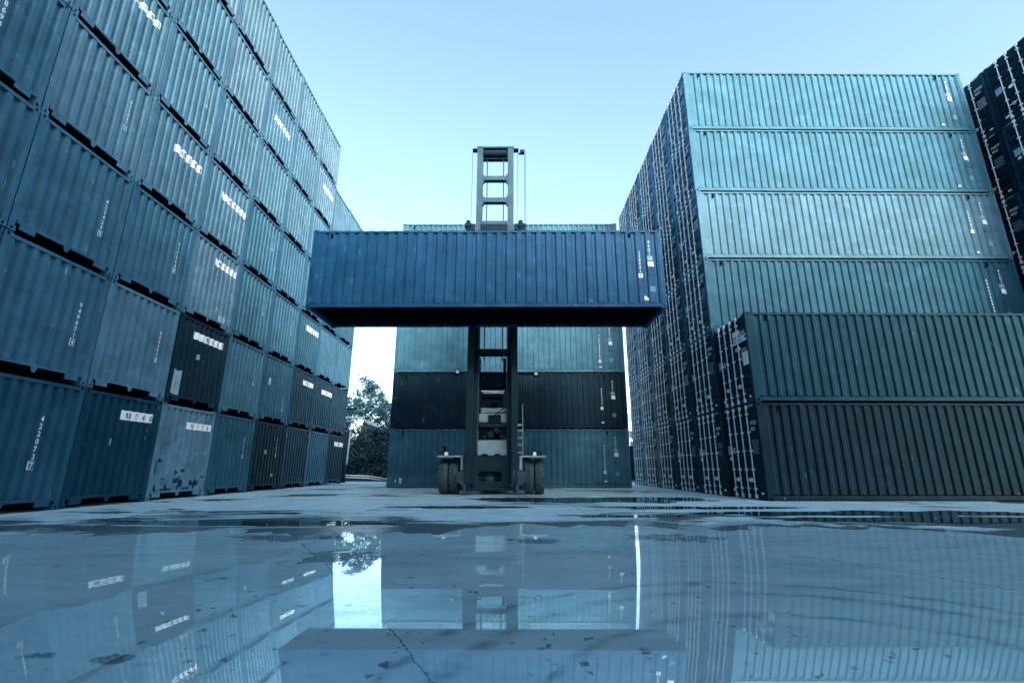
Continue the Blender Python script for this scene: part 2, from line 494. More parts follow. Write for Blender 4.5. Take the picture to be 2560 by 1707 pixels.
def side_marks(spec, root, face, number, style=0, mirrored=False, low=True):
    """classification code, number, decals and warning triangle at the right-hand end of a long side"""
    W, H, L = spec.W, spec.H, spec.L
    e = spec.prof(face); outer = [ (a+b)/2 for (a,na),(b,nb) in zip(e, e[1:]) if abs(na-nb) < 1e-6 and na > -.03 and b-a > .04 ]
    c1, c2 = outer[-3 if spec.ps < .3 else -2], outer[-5 if spec.ps < .3 else -3]
    mark(spec, root, face, text_geo('45G1', c1, H*.86, .115, .8, True), M_WHITE, 'classification_code', key='45v')
    if number:
        mark(spec, root, face, text_geo(number[:-1], c2, H*.72, .105, .8, True), M_WHITE, 'number_marking')
        n = len(number); v = H*.72-(n-1)*.105*1.32-.02
        mark(spec, root, face, rect_geo([(c2-.07, v-.14, c2+.07, v+.015)]), M_STRIP, 'check_digit', key=None)
        mark(spec, root, face, text_geo(number[-1], c2, v-.01, .10, .8, True), M_INK, 'check_digit', off=.007)
    mark(spec, root, face, rect_geo([(c1-.09, H*.60, c1+.12, H*.655)]), M_FAINT, 'decal', key='dq')
    mark(spec, root, face, rect_geo([(c1-.07, H*.52, c1+.14, H*.585)]), M_STRIP, 'plate', key='pq')
    a, b = c1-.11, c1+.19; v0, v1 = H*.40, H*.49; mid = (a+b)/2; w = .03
    mark(spec, root, face, poly_geo([[(a,v0),(b,v0),(b-w,v0+w*.7),(a+w,v0+w*.7)], [(b,v0),(mid,v1),(mid,v1-w*1.3),(b-w,v0+w*.7)], [(mid,v1),(a,v0),(a+w,v0+w*.7),(mid,v1-w*1.3)]]), M_INK if style != 1 else M_WHITE, 'warning_triangle', key='tri')
    mark(spec, root, face, rect_geo([(c1-.06, H*.20+i*.05, c1+.14, H*.20+i*.05+.03) for i in range(4)]), M_FAINT, 'decal', key='dl')
    if low: mark(spec, root, face, rect_geo([(L-1.35, .27, L-1.22, .33)]), M_STRIP, 'plate', key='lowp')
    hz = []
    for u0 in (.30, L-.72):
        for i in range(5): a = u0+i*.075; hz.append([(a, H-.078), (a+.03, H-.078), (a+.065, H-.03), (a+.035, H-.03)])
    mark(spec, root, face, poly_geo(hz), M_FAINT, 'stripe_marking', key='hzs', off=.003)
    # ventilation box below the top rail
    for nm, u in (('v0', .62), ('v1', L-1.15)):
        key = (id(spec), face, nm)
        if key not in _marks:
            mb = MB(); fbox(mb, spec, face, u, H-.30, -.012, u+.07, H-.14, .012); _marks[key] = mb.mesh('vent_box')
        link('vent_box', _marks[key], M_UNDER, root)

ORD = ['first', 'second', 'third', 'fourth', 'fifth', 'sixth', 'seventh', 'eighth', 'ninth']
TIER = ['bottom tier', 'second tier', 'third tier', 'fourth tier', 'fifth tier', 'sixth tier', 'seventh tier']
WORD = {'pale':'pale','light':'light','soft':'soft','mid':'mid','deep':'deep','dark':'dark','black':'near black','worn':'worn pale','blue':'blue'}

# ------------------------------------------------------------------ LEFT WALL (closed ends)
SL = Spec(2.675, 2.838, 6.06, dep_end=.075, cut=(.44, .54, .88))
LX, LY, LA, LW, LH = -10.5176, 11.4814, -.0139, 2.7088, 2.856
ldir = Vector((math.sin(LA), math.cos(LA), 0)); lnor = Vector((math.cos(LA), -math.sin(LA), 0))
tones_left = {  # rows bottom to top, stacks from the camera end; painted paler upward, mimicking light
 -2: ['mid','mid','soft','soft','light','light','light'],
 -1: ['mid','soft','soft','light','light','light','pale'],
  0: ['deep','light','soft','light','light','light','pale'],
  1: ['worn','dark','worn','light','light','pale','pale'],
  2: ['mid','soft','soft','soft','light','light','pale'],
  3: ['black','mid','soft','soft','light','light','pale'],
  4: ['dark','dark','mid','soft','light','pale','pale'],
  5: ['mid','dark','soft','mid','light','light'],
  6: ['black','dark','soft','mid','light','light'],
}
W_, H_ = SL.W, SL.H
left_items = {  # (stack, tier): list of markings
 (-2,2): [('v','TRLU 8694209',.62,2.35,.13)], (-2,3): [('v','TRLU 8694509',.62,2.45,.13)],
 (-1,0): [('v','4220737',.72,2.05,.125)], (-1,1): [('v','9498714',.76,1.95,.115)], (-1,2): [('v','4224299',.74,1.9,.11)],
 (-1,3): [('v','8320871',.78,2.1,.10)], (-1,4): [('strip','UB 17 40 2',.42,.9,2.05,2.28)],
 (0,0): [('strip','UB 17 4060',.46,.93,2.18,2.43),('plate',.40,.44,1.5,1.68)], (0,1): [('v','8883976',.80,2.0,.10)],
 (0,2): [('v','4176040',.80,2.05,.11)], (0,3): [('strip','UB 31 90 4',.40,.92,1.85,2.12)], (0,4): [('v','480217',.8,2.1,.09)],
 (1,0): [('strip','UB 17 7160',.46,.95,2.14,2.36),('stain',0,0,0,0)], (1,1): [('strip',' UB 4551 0',.28,.92,2.18,2.42),('patch',.04,.22,.22,1.05),('plate',.42,.46,1.55,1.72)],
 (1,2): [('strip','UB 2457 6',.46,.95,2.15,2.40),('plate',.74,.86,.25,.50)], (1,3): [('strip','UB 40 2 7',.36,.95,1.8,2.05)],
 (2,0): [('v','8890412',.80,2.1,.085)], (2,1): [('v','6027714',.82,2.1,.085)], (2,2): [('v','4031925',.82,2.2,.085)], (2,3): [('v','712093',.82,2.2,.085)],
 (3,0): [('v','5174093',.80,2.2,.085),('plate',.40,.45,1.5,1.68),('plate',.68,.75,.55,.68)], (3,1): [('v','400921',.82,1.2,.08),('plate',.24,.31,1.55,1.85)],
 (3,2): [('v','481022',.82,2.0,.085)],
 (4,1): [('strip','UB 10 29',.46,.95,2.12,2.36)], (4,2): [('strip','UB 22 61',.35,.95,2.05,2.32)], (4,3): [('v','27150',.8,2.0,.085)], (4,5): [('strip','UB 09 61',.35,.9,1.7,2.0)],
 (5,1): [('strip','UB 62 08',.36,.95,2.02,2.27)], (6,0): [('strip','UB 17 31',.42,.95,2.18,2.42)],
 (2,5): [('strip','UB 30 14',.3,.85,1.6,1.85)], (3,4): [('v','28840',.8,2.0,.085)],
}
def left_marks(root, items):
    for it in items:
        if it[0] == 'v':
            _, t, u, v, h = it; u = snap(SL, 'front', u*W_)/W_
            mark(SL, root, 'front', text_geo(t[:-1], u*W_, v, h, .85, True), M_WHITE, 'number_marking')
            n = sum(1 if c != ' ' else .45 for c in t[:-1]); vv = v-n*h*1.32-.02
            b = .012; u0, u1, v0, v1 = u*W_-h*.55, u*W_+h*.55, vv-h*1.25, vv+h*.2
            mark(SL, root, 'front', rect_geo([(u0,v0,u1,v0+b),(u0,v1-b,u1,v1),(u0,v0+b,u0+b,v1-b),(u1-b,v0+b,u1,v1-b)]), M_WHITE, 'check_digit_box')
            mark(SL, root, 'front', text_geo(t[-1], u*W_, vv, h, .85, True), M_WHITE, 'number_marking')
        elif it[0] == 'strip':
            _, t, a, b, v0, v1 = it
            mark(SL, root, 'front', rect_geo([(a*W_, v0, b*W_, v1)]), M_STRIP, 'number_label')
            rs = [q for q in ridges(SL, 'front') if a*W_-.02 < q < b*W_+.02]; h = (v1-v0)*.66
            tk = [w for w in t.split(' ')]
            tk = sum([[w] if len(w) <= 2 else [w[:2], w[2:4]] if len(w) < 5 else [w[:2], w[2:4], w[4:]] for w in tk], [])
            for w, q in zip(tk[-len(rs):], rs[-len(tk):]):
                if not w: continue
                gv, gf = text_geo(w, 0, v0+.038, h, .46 if len(w) > 1 else .6); wd = max(x for x, _ in gv); gv = [(x+q-wd/2-.01, y) for x, y in gv]
                mark(SL, root, 'front', (gv, gf), M_INK, 'number_label_text', off=.009)
        elif it[0] == 'plate':
            _, a, b, v0, v1 = it
            mark(SL, root, 'front', rect_geo([(a*W_, v0, b*W_, v1)]), M_FAINT, 'plate')
        elif it[0] == 'patch':
            _, a, b, v0, v1 = it; r = random.Random(3); n = 9
            top = [(a*W_+(b-a)*W_*i/n, v1+r.uniform(-.03, .02)) for i in range(n+1)]
            bot = [(a*W_+(b-a)*W_*i/n, v0+(.12*max(0, 1-i/4))+r.uniform(-.04, .03)) for i in range(n+1)]
            geo = poly_geo([[bot[i], bot[i+1], top[i+1], top[i]] for i in range(n)])
            mark(SL, root, 'front', geo, M_HOOD, 'faded_patch')
        elif it[0] == 'stain':
            r = random.Random(11); ps = []
            for _ in range(34):
                u = W_*r.uniform(.05, .95); v = r.triangular(.2, 1.25, .22); w = r.uniform(.02, .10); h = r.uniform(.03, .22)
                n = 9; ps.append([(u+math.cos(k/n*6.283)*w*r.uniform(.5,1), v+math.sin(k/n*6.283)*h*r.uniform(.5,1)) for k in range(n)])
            for u0, w in ((.30, .5), (.62, .45)): ps.append([(u0*W_-w/2, .20), (u0*W_+w/2, .20), (u0*W_+w/2-.03, .33), (u0*W_-w/2+.05, .31)])
            mark(SL, root, 'front', poly_geo(ps), TONE['deep'], 'stain_pattern', off=.003)
for c in range(-2, 7):
    for r_ in range(len(tones_left[c])):
        b = Vector((LX, LY, 0))+ldir*(LW*(c+.5))-lnor*(SL.L/2)
        jit = random.uniform(-.028, .028); b += lnor*jit
        b.z = r_*LH
        tone = tones_left[c][r_]; it = left_items.get((c, r_), [])
        tx = [i[1].strip() for i in it if i[0] in ('v', 'strip')]
        lab = f"{WORD[tone]} container end"
        if tx: lab += f" marked {tx[0]}"
        lab += f", {TIER[r_]}, {ORD[c+2]} stack from camera, doorless wall"
        if (c, r_) == (1, 0): lab = "pale rust-stained container end with white label UB 17 7160, bottom tier"
        if (c, r_) == (1, 1): lab = "dark container end marked UB 4551 0 with white torn patch at its lower corner"
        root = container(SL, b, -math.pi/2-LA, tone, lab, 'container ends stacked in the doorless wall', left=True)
        left_marks(root, it)

# ------------------------------------------------------------------ CENTRE STACK
SC = Spec(2.438, 2.880, 12.192)
CX, CY, CH = -6.4197, 24.5619, 2.8931
ct = ['soft', 'dark', 'soft', 'light', 'soft']; cnum = ['45G3302098', '42204575', '4L4F4857878', '4802175', '2258017']
for r_ in range(5):
    lab = f"{WORD[ct[r_]]} container broadside behind the container handler, {TIER[r_]} of single stack"
    root = container(SC, (CX+6.096, CY+SC.W/2, r_*CH), math.pi/2, ct[r_], lab, 'single stack behind the container handler', plain_doors=True)
    side_marks(SC, root, 'side0', cnum[r_], style=0)
    if r_ == 0: mark(SC, root, 'side0', rect_geo([(.62,.38,.74,.44),(.62,.30,.74,.36),(.62,.20,.74,.25),(.40,.24,.45,.36)]), M_STRIP, 'plate')

# ------------------------------------------------------------------ LIFTED BLUE CONTAINER
SB = Spec(2.438, 2.880, 12.192, pitch_side=.352, dep_side=.048, cut=(.50, .62, .88))
root = container(SB, (-7.0935+6.096, 15.1409+SC.W/2, 6.1437), math.pi/2, 'blue', 'bright blue container held up in the air by the container handler', None, plain_doors=True)
side_marks(SB, root, 'side0', '2580818', low=False)
mark(SB, root, 'side0', poly_geo([[(11.45,.30),(11.62,.27),(11.62,.36),(11.56,.37),(11.55,.43),(11.47,.42)]]), M_STRIP, 'plate')

# ------------------------------------------------------------------ RIGHT WALL (doors facing the yard)
SR = Spec(2.470, 2.938, 12.192)
RX, RY, RA, RW, RH, RG, RR = 7.4915, 14.8179, .0138, 2.5236, 2.9553, 2.2874, -.1269
rdir = Vector((-math.sin(RA), math.cos(RA), 0)); rx = Vector((math.cos(RA), math.sin(RA), 0))
rt = {0:['dark','deep'], 1:['dark','dark','mid','soft','soft','light'], 2:['dark','deep','deep','deep','mid','mid'], 3:['deep','dark','deep','mid','deep','mid'],  # tiers painted paler upward to mimic light; low front stack: darker paint plus painted shade
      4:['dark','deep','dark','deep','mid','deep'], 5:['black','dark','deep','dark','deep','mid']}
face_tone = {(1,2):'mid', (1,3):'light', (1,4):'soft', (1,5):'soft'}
dn = {0:['477205','432842'], 1:['484066','876560','486849','205818','474210','600512']}
sn = {(1,2):'44444808491', (1,3):'2589851', (1,4):None, (1,5):None, (0,1):'4408127', (0,0):'4772051'}
rng = random.Random(5)
for c in range(0, 6):
    for r_ in range(2 if c == 0 else 6):
        o = Vector((RX, RY, 0))+rdir*(RW*c)
        if c >= 1: o = Vector((RX, RY, 0))+rx*RR+rdir*(RG+RW*(c-1))
        o += rx*rng.uniform(-.015, .015)
        ctr = o+rdir*(SR.W/2+.02)+rx*(SR.L/2); ctr.z = r_*RH
        num = dn.get(c, [None]*6)[r_] or str(rng.randint(401000, 889000))
        dark = {'light':'deep','pale':'deep','soft':'dark','mid':'dark','deep':'door','dark':'door','black':'door'}  # doors painted darker than the body, standing in for their unlit side
        tone = face_tone.get((c, r_), rt[c][r_])
        lab = f"{WORD[tone]} container with lock-rod doors marked {num}, {TIER[r_]}, {['nearest low','nearest tall','second tall','third tall','fourth tall','farthest'][c]} stack"
        if c == 0: lab = ["dark teal container on the ground, doors marked 477205, front of the door wall",
                          "deep teal container with door label 432842, topmost of the low two-high stack"][r_]
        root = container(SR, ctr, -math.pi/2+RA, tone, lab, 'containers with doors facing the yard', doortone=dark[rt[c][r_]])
        door_marks(SR, root, num, c*6+r_)
        if (c, r_) == (0, 1):
            mark(SR, root, 'door', rect_geo([(SR.W*.60, 2.28, SR.W*.80, 2.47)]), M_STRIP, 'number_label')
            mark(SR, root, 'door', rect_geo([(SR.W*.60, 2.02, SR.W*.97, 2.24)]), M_STRIP, 'number_label')
            mark(SR, root, 'door', text_geo('432 84 2', SR.W*.615, 2.06, .15, .75), M_INK, 'number_label_text', off=.009)
            mark(SR, root, 'door', rect_geo([(SR.W*.64, 1.78, SR.W*.78, 1.90)]), M_STRIP, 'number_label')
            mark(SR, root, 'door', text_geo('2650', SR.W*.65, 1.80, .08, .8), M_INK, 'number_label_text', off=.009)
            mark(SR, root, 'door', rect_geo([(SR.W*.82, 1.22, SR.W*.97, 1.66)]), M_STRIP, 'sticker', off=.012)
        if c <= 1:
            if (c, r_) in sn: side_marks(SR, root, 'sideW', sn[(c, r_)], style=0, low=(r_ != 0))
        if (c, r_) == (0, 0):
            mark(SR, root, 'sideW', text_geo('29/5', .36, .05, .075, .9), M_FAINT, 'chalk_writing')

# ------------------------------------------------------------------ FAR RIGHT DOOR STACKS
fn = [['500317','621140','744210','883681','744577','470030'], ['491206','318842','700155','642090','598133','432607'], ['409115','533870','620418','711306','480925','437712']]
ft = ['dark','deep','dark','deep','dark','deep']
for c in range(3):
    for r_ in range(6):
        y0 = 17.20-(c-1)*RW-RW
        ctr = Vector((20.42, y0+RW/2+RW*1.0-RW, 0))+rx*(SR.L/2)
        ctr = Vector((20.42+SR.L/2, 17.18+RW/2-RW*c, r_*RH))
        lab = f"dark container with doors marked {fn[c][r_]}, {TIER[r_]}, {['rear','middle','nearest'][c]} far right stack"
        root = container(SR, ctr, -math.pi/2, ft[(r_+c) % 6], lab, 'door stacks at the far right', doortone='dark' if (r_+c) % 2 else 'door')
        door_marks(SR, root, fn[c][r_], r_+c*2)
        if (c, r_) == (1, 5): mark(SR, root, 'door', poly_geo([[(u*SR.W+math.cos(k/12*6.283)*.11, v*SR.H+math.sin(k/12*6.283)*.075) for k in range(12)] for u, v in ((.33,.47),(.66,.5))]), M_STRIP, 'sticker')

# ------------------------------------------------------------------ unseen stacks added behind and beside the photographer to shade the yard
for k, (x, y, n) in enumerate([(-3.5, -10.5, 7), (9.3, -10.5, 7), (-16.4, -10.5, 7), (22.2, -10.5, 7)]):
    for r_ in range(n):
        container(SC, (x, y, r_*CH), math.pi/2, ['mid','deep','soft'][(k+r_) % 3], 'unseen teal container added behind the photographer to shade the yard', 'unseen shade stacks behind the photographer', plain_doors=True)
for c in range(-7, -2):  # unseen run of the left wall, added for the shade it casts
    for r_ in range(7):
        b = Vector((LX, LY, 0))+ldir*(LW*(c+.5))-lnor*(SL.L/2); b.z = r_*LH
        container(SL, b, -math.pi/2-LA, 'mid', 'unseen teal container end added beside the photographer to shade the yard', 'added shade wall beside the photographer', left=True)

# ------------------------------------------------------------------ CONTAINER HANDLER
Yf = 17.80
H0 = at(1228, 1235, 18.0)
hx = H0.x
handler = empty('container_handler', (hx, 18.6, 0))
tag(handler, 'dark lift truck with tall twin-rail mast carrying the raised blue container', 'container handler')
def pt(px, py, Y):  # photograph point in the handler's own frame
    p = at(px, py, Y); return Vector((p.x-hx, p.y-18.6, p.z))
def pbox(mb, x0, y0, x1, y1, Y, depth, ch=.02):
    a = pt(x0, y0, Y); b = pt(x1, y1, Y)
    mb.cbox(min(a.x,b.x), a.y, min(a.z,b.z), max(a.x,b.x), a.y+depth, max(a.z,b.z), ch)
yb = 17.72-18.6      # mast front plane in local y
mast = MB()
for s in (-1, 1):
    x0, x1 = (s*.56, s*.96)
    a, b = min(x0,x1), max(x0,x1)
    mast.cbox(*((.74, yb, .38, .96) if s > 0 else (-.96, yb, .38, -.74)), yb+.06, 8.3, .01)                   # flange
    w0 = s*.72; w1 = s*.96
    mast.cbox(min(w0,w1), yb-.05, .38, max(w0,w1), yb, 5.6, .012)
    mast.cbox(s*.84-.05, yb+.06, .38, s*.84+.05, yb+.34, 8.3, .01)
    mast.cbox(a, yb+.34, .38, b, yb+.40, 8.3, .01)
    z = .95
    mast.prism([(s*.96, yb+.05, .42), (s*1.00, yb+.05, 1.30), (s*.96, yb+.05, 1.32)], (0,.25,0))
build(mast, 'mast', M_MACH, handler)
cb = MB(); z0 = pt(1228, 888, 17.75).z; z1 = pt(1228, 872, 17.75).z
cb.cbox(-.56, yb+.08, z0, .56, yb+.30, z1+.02, .02); build(cb, 'cross_beam', M_MBLK, handler)
zt = pt(1228, 358, 17.9).z
inn = MB()
for s in (-1, 1):
    a, b = sorted((s*.545, s*.80))
    inn.cbox(a, yb+.44, 1.6, b, yb+.50, zt, .01); inn.cbox(s*.66-.045, yb+.50, 1.6, s*.66+.045, yb+.74, zt, .01); inn.cbox(a, yb+.74, 1.6, b, yb+.79, zt, .01)
build(inn, 'mast_stage', M_MAST, handler)
for k, (ya, yc) in enumerate(((440, 451), (494, 506))):
    rb = MB(); za = pt(1228, yc, 18.2).z; zb = pt(1228, ya, 18.2).z
    rb.cbox(-.56, yb+.46, za, .56, yb+.70, zb, .02)
    for s in (-1, 1):                                             # rounded gussets
        rb.prism([(s*.545, yb+.48, za-.14), (s*.545, yb+.48, zb+.14), (s*.46, yb+.48, zb), (s*.46, yb+.48, za)], (0,.2,0))
    build(rb, 'cross_rung', M_MAST, handler)
hd = MB(); zl = pt(1228, 372, 18.2).z
hd.cbox(-.82, yb+.42, zl, .82, yb+.82, zt+.03, .02)
hd.cbox(-1.02, yb+.46, zl-.02, -.82, yb+.76, zt-.05, .02); hd.cbox(.82, yb+.46, zl-.02, 1.02, yb+.76, zt-.05, .02)
build(hd, 'mast_head', M_MAST, handler)
hp = MB(); zlo = pt(1228, 399, 18.3).z
hp.cbox(-.54, yb+.55, zlo, .54, yb+.78, zl, .02); hp.tube([(-.5, yb+.52, (zl+zlo)/2), (.5, yb+.52, (zl+zlo)/2)], .16, 14)
build(hp, 'pulley_box', M_MBLK, handler)
ho = MB()
a = pt(1300, 371, 18.2)
ho.cbox(a.x, yb+.55, a.z-.15, a.x+.20, yb+.75, a.z, .02); ho.cbox(1.02, yb+.58, a.z-.22, a.x+.05, yb+.66, a.z-.15, .01)
build(ho, 'hose_reel', M_MBLK, handler)
ch = MB()
for x in (-.36, .36): ch.tube([(x, yb+.60, 5.0), (x, yb+.60, zlo+.1)], .022, 6)
for x in (-1.02, .98, 1.28, 1.32): ch.tube([(x, yb+.60, 8.6), (x, yb+.60, zl)], .009, 5)
build(ch, 'lift_chain', M_MACH, handler)
# spreader holding the box by its top rail
sp = MB(); zc = 6.1437+2.88
sp.cbox(-5.9, 17.62-18.6, 8.25, 5.7, 17.62-18.6+.07, 8.65, .02)
sp.cbox(-.54, yb+.10, zc-.15, .54, yb+.40, pt(1228, 562, 17.9).z, .02)
build(sp, 'spreader', M_MBLK, handler)
sp2 = MB(); z1 = pt(1228, 548, 17.9).z; z0 = pt(1228, 562, 17.9).z
sp2.cbox(-.56, yb+.30, z0, .56, yb+.42, z1, .02); build(sp2, 'carriage_beam', M_MAST, handler)
for s in (-1, 1):
    rl = MB(); x = s*1.16
    zr0 = pt(1228, 576, 17.95).z; zr1 = pt(1228, 551, 17.95).z; x = s*1.10
    rl.tube([(x, yb+.28, zr0), (x, yb+.28, zr1)], .085, 12); rl.tube([(x-.13, yb+.28, (zr0+zr1)/2), (x+.13, yb+.28, (zr0+zr1)/2)], .13, 12)
    rl.cbox(min(s*.82, s*1.0), yb+.2, zr0, max(s*.82, s*1.0), yb+.4, zr0+.30, .02)
    build(rl, 'side_roller', M_MBLK, handler)
    ar = MB(); xx = -5.6 if s < 0 else 5.55                        # twist lock arms at the far top corners
    ar.cbox(xx-.08, 17.62-18.6, 8.3, xx+.08, 17.62-18.6+.16, zc+.10, .02); ar.cbox(xx-.08, 17.62-18.6-.18, zc+.01, xx+.08, 17.62-18.6+.16, zc+.09, .02)
    build(ar, 'twist_lock_arm', M_MACH, handler)
hb = MB(); a = pt(1300, 556, 17.8)
for i in range(6): hb.tube([(a.x+i*.045, yb+.2, a.z-.6), (a.x+i*.045, yb+.2, a.z)], .016, 6)
build(hb, 'hose', M_MBLK, handler)
# body behind the mast
Y1 = 18.25
bx_ = MB(); pbox(bx_, 1199, 929, 1261, 975, 18.9, .9); pbox(bx_, 1192, 895, 1200, 972, 18.7, .3, .01); pbox(bx_, 1258, 895, 1265, 972, 18.7, .3, .01)
build(bx_, 'operator_cab', M_MBLK, handler)
gl = MB(); pbox(gl, 1204, 938, 1256, 968, 18.88, .02, .004); build(gl, 'cab_window', plain('cab_glass', (.02,.045,.06), .08), handler)
tb = MB(); pbox(tb, 1203, 976, 1261, 979, 18.4, .06, .006); pbox(tb, 1209, 981, 1259, 983, 18.4, .05, .005)
for i in range(6): pbox(tb, 1229+i*3, 977, 1231+i*3, 981, 18.38, .03, .003)
build(tb, 'top_bar', M_STRIP, handler)
en = MB(); pbox(en, 1204, 984, 1258, 1018, 18.75, .5)
for px, r in ((1228, .10), (1240, .08), (1236, .12)): c = pt(px, 1012, 18.6); en.tube([c+Vector((0,-.1,0)), c+Vector((0,.2,0))], r, 12)
build(en, 'engine', M_MBLK, handler)
hd1 = MB(); pbox(hd1, 1202, 1019, 1267, 1032, 18.55, 1.2, .03); pbox(hd1, 1197, 1033, 1271, 1056, 18.40, 1.3, .03); build(hd1, 'engine_hood', M_HOOD, handler)
hv = MB(); pbox(hv, 1221, 1037, 1252, 1058, 18.34, .08, .01); build(hv, 'hood_vent', M_MBLK, handler)
ws = MB(); ws.tube([pt(1235, 1038, 18.3), pt(1262, 1018, 18.3)], .02, 6); build(ws, 'strut', M_MBLK, handler)
br = MB(); pbox(br, 1193, 1059, 1272, 1067, 18.3, .10, .01); build(br, 'bumper_bar', M_MACH, handler)
cy = MB()
for px, py, r in ((1227, 1086, .12), (1243, 1077, .10), (1258, 1092, .12), (1212, 1092, .07)):
    c = pt(px, py, 18.5); cy.tube([c+Vector((0,-.22,0)), c+Vector((0,.3,0))], r, 14)
pbox(cy, 1196, 1068, 1270, 1098, 18.8, .4); pbox(cy, 1231, 1074, 1254, 1079, 18.35, .1, .01)
build(cy, 'hydraulic_pump', M_MACH, handler)
pp = MB(); A = [pt(x, y, 18.20) for x, y in ((1194,1100),(1271,1100),(1271,1137),(1253,1138),(1248,1134),(1240,1133),(1233,1138),(1222,1138),(1216,1134),(1206,1134),(1200,1138),(1194,1137))]
pp.prism(A, (0,.05,0)); build(pp, 'front_plate', M_HOOD, handler)
# front chassis plate with rounded opening and drive housing in it
chs = bmesh.new()
O = [pt(x, y, 18.05) for x, y in ((1182,1140),(1271,1140),(1273,1200),(1270,1217),(1184,1217),(1180,1200))]
x0, x1 = pt(1194,1190,18.05).x, pt(1255,1190,18.05).x; zz0, zz1 = pt(1228,1203,18.05).z, pt(1228,1178,18.05).z; yy = O[0].y
rr = .14; hole = []
for (cx_, cz_, a0) in ((x1-rr, zz1-rr, 0), (x0+rr, zz1-rr, 90), (x0+rr, zz0+rr, 180), (x1-rr, zz0+rr, 270)):
    for k in range(5): an = R(a0+k*22.5); hole.append(Vector((cx_+rr*math.cos(an), yy, cz_+rr*math.sin(an))))
ov = [chs.verts.new(p) for p in O]; hv_ = [chs.verts.new(p) for p in hole]
eo = [chs.edges.new((ov[i], ov[(i+1) % len(ov)])) for i in range(len(ov))]; eh = [chs.edges.new((hv_[i], hv_[(i+1) % len(hv_)])) for i in range(len(hv_))]
bmesh.ops.triangle_fill(chs, use_beauty=True, use_dissolve=False, edges=eo+eh)
ex = bmesh.ops.extrude_face_region(chs, geom=chs.faces[:])
bmesh.ops.translate(chs, verts=[g for g in ex['geom'] if isinstance(g, bmesh.types.BMVert)], vec=(0,.12,0))
q = MB(); q.add_bm(chs); build(q, 'chassis_plate', M_MACH, handler)
bk = MB(); bk.box(-.62, .30, .30, .62, 3.0, 1.30); build(bk, 'chassis', M_MBLK, handler)
sph = bmesh.new(); bmesh.ops.create_uvsphere(sph, u_segments=20, v_segments=12, radius=.24); c = pt(1226, 1197, 18.45)
bmesh.ops.translate(sph, verts=sph.verts[:], vec=c); q = MB(); q.add_bm(sph); build(q, 'drive_housing', M_MAST, handler, True)
ax = MB(); ax.tube([(-1.3, -.15, .58), (1.3, -.15, .58)], .17, 14)
for s in (-1, 1):
    ax.prism([(s*.97, -.55, .42), (s*.97, -.55, .98), (s*1.35, -.5, .74), (s*1.35, -.5, .50)], (0,.6,0))
    ax.prism([(s*.78, -.85, .10), (s*.96, -.85, .10), (s*1.03, -.85, 1.30), (s*.90, -.85, 1.30)], (0,.12,0))
ax.cbox(-1.2, -.6, .14, 1.2, -.4, .24, .02)
build(ax, 'front_axle', M_MACH, handler)
for s in (-1, 1):
    aa = MB(); aa.prism([(s*.90, -.90, .06), (s*.90, -.90, .86), (s*1.24, -.86, .80), (s*1.24, -.86, .44), (s*1.0, -.90, .34), (s*1.0, -.90, .06)], (0,.10,0))
    build(aa, 'axle_bracket', M_MAST, handler)
# wheels
def tyre_mesh(r=.625, w=.345):
    mb = MB(); prof = [(-w/2, .33), (-w/2, r*.86), (-w*.42, r*.955), (-w*.26, r*.985), (0, r), (w*.26, r*.985), (w*.42, r*.955), (w/2, r*.86), (w/2, .33)]; n = 48
    for i in range(n):
        a, b = 2*math.pi*i/n, 2*math.pi*(i+1)/n
        for (xa, ra), (xb, rb) in zip(prof, prof[1:]):
            mb.quad((xa, ra*math.sin(a), ra*math.cos(a)), (xb, rb*math.sin(a), rb*math.cos(a)), (xb, rb*math.sin(b), rb*math.cos(b)), (xa, ra*math.sin(b), ra*math.cos(b)))
    for i in range(22):                                           # chevron tread lugs
        a = 2*math.pi*i/22
        for s in (-1, 1):
            pts = []
            for (xx, da, rr_) in ((s*.02, 0, r+.018), (s*w*.46, .10, r*.955+.02), (s*w*.46, .24, r*.955+.02), (s*.02, .15, r+.018)):
                aa = a+da+(0 if s < 0 else .14); pts.append((xx, rr_*math.sin(aa), rr_*math.cos(aa)))
            ins = [(x, y*.94, z*.94) for x, y, z in pts]
            mb.quad(*pts)
            for k in range(4): j = (k+1) % 4; mb.quad(pts[k], pts[j], ins[j], ins[k])
    return mb.mesh('tyre')
def rim_mesh():
    mb = MB(); mb.tube([(-.14,0,0),(.14,0,0)], .335, 28); mb.tube([(-.19,0,0),(.19,0,0)], .14, 16)
    for k in range(10): a = k*.6283; mb.tube([(-.165, .24*math.sin(a), .24*math.cos(a)), (.165, .24*math.sin(a), .24*math.cos(a))], .02, 6)
    return mb.mesh('rim')
TY, RM = tyre_mesh(), rim_mesh()
for s in (-1, 1):
    for x in (1.385, 1.755):
        w = empty('wheel', (s*x, -.15, .632)); w.parent = handler
        link('tyre', TY, M_RUB, w); link('rim', RM, M_MACH, w)
for s in (-1, 1):
    w = empty('wheel', (s*1.1, 3.9, .55)); w.parent = handler
    t2 = link('tyre', TY, M_RUB, w); t2.scale = (.9,.86,.86); r2 = link('rim', RM, M_MACH, w); r2.scale = (.9,.86,.86)
cw = MB(); cw.cbox(-1.05, 3.3, .45, 1.05, 5.2, 1.9, .12); build(cw, 'counterweight', M_MACH, handler)
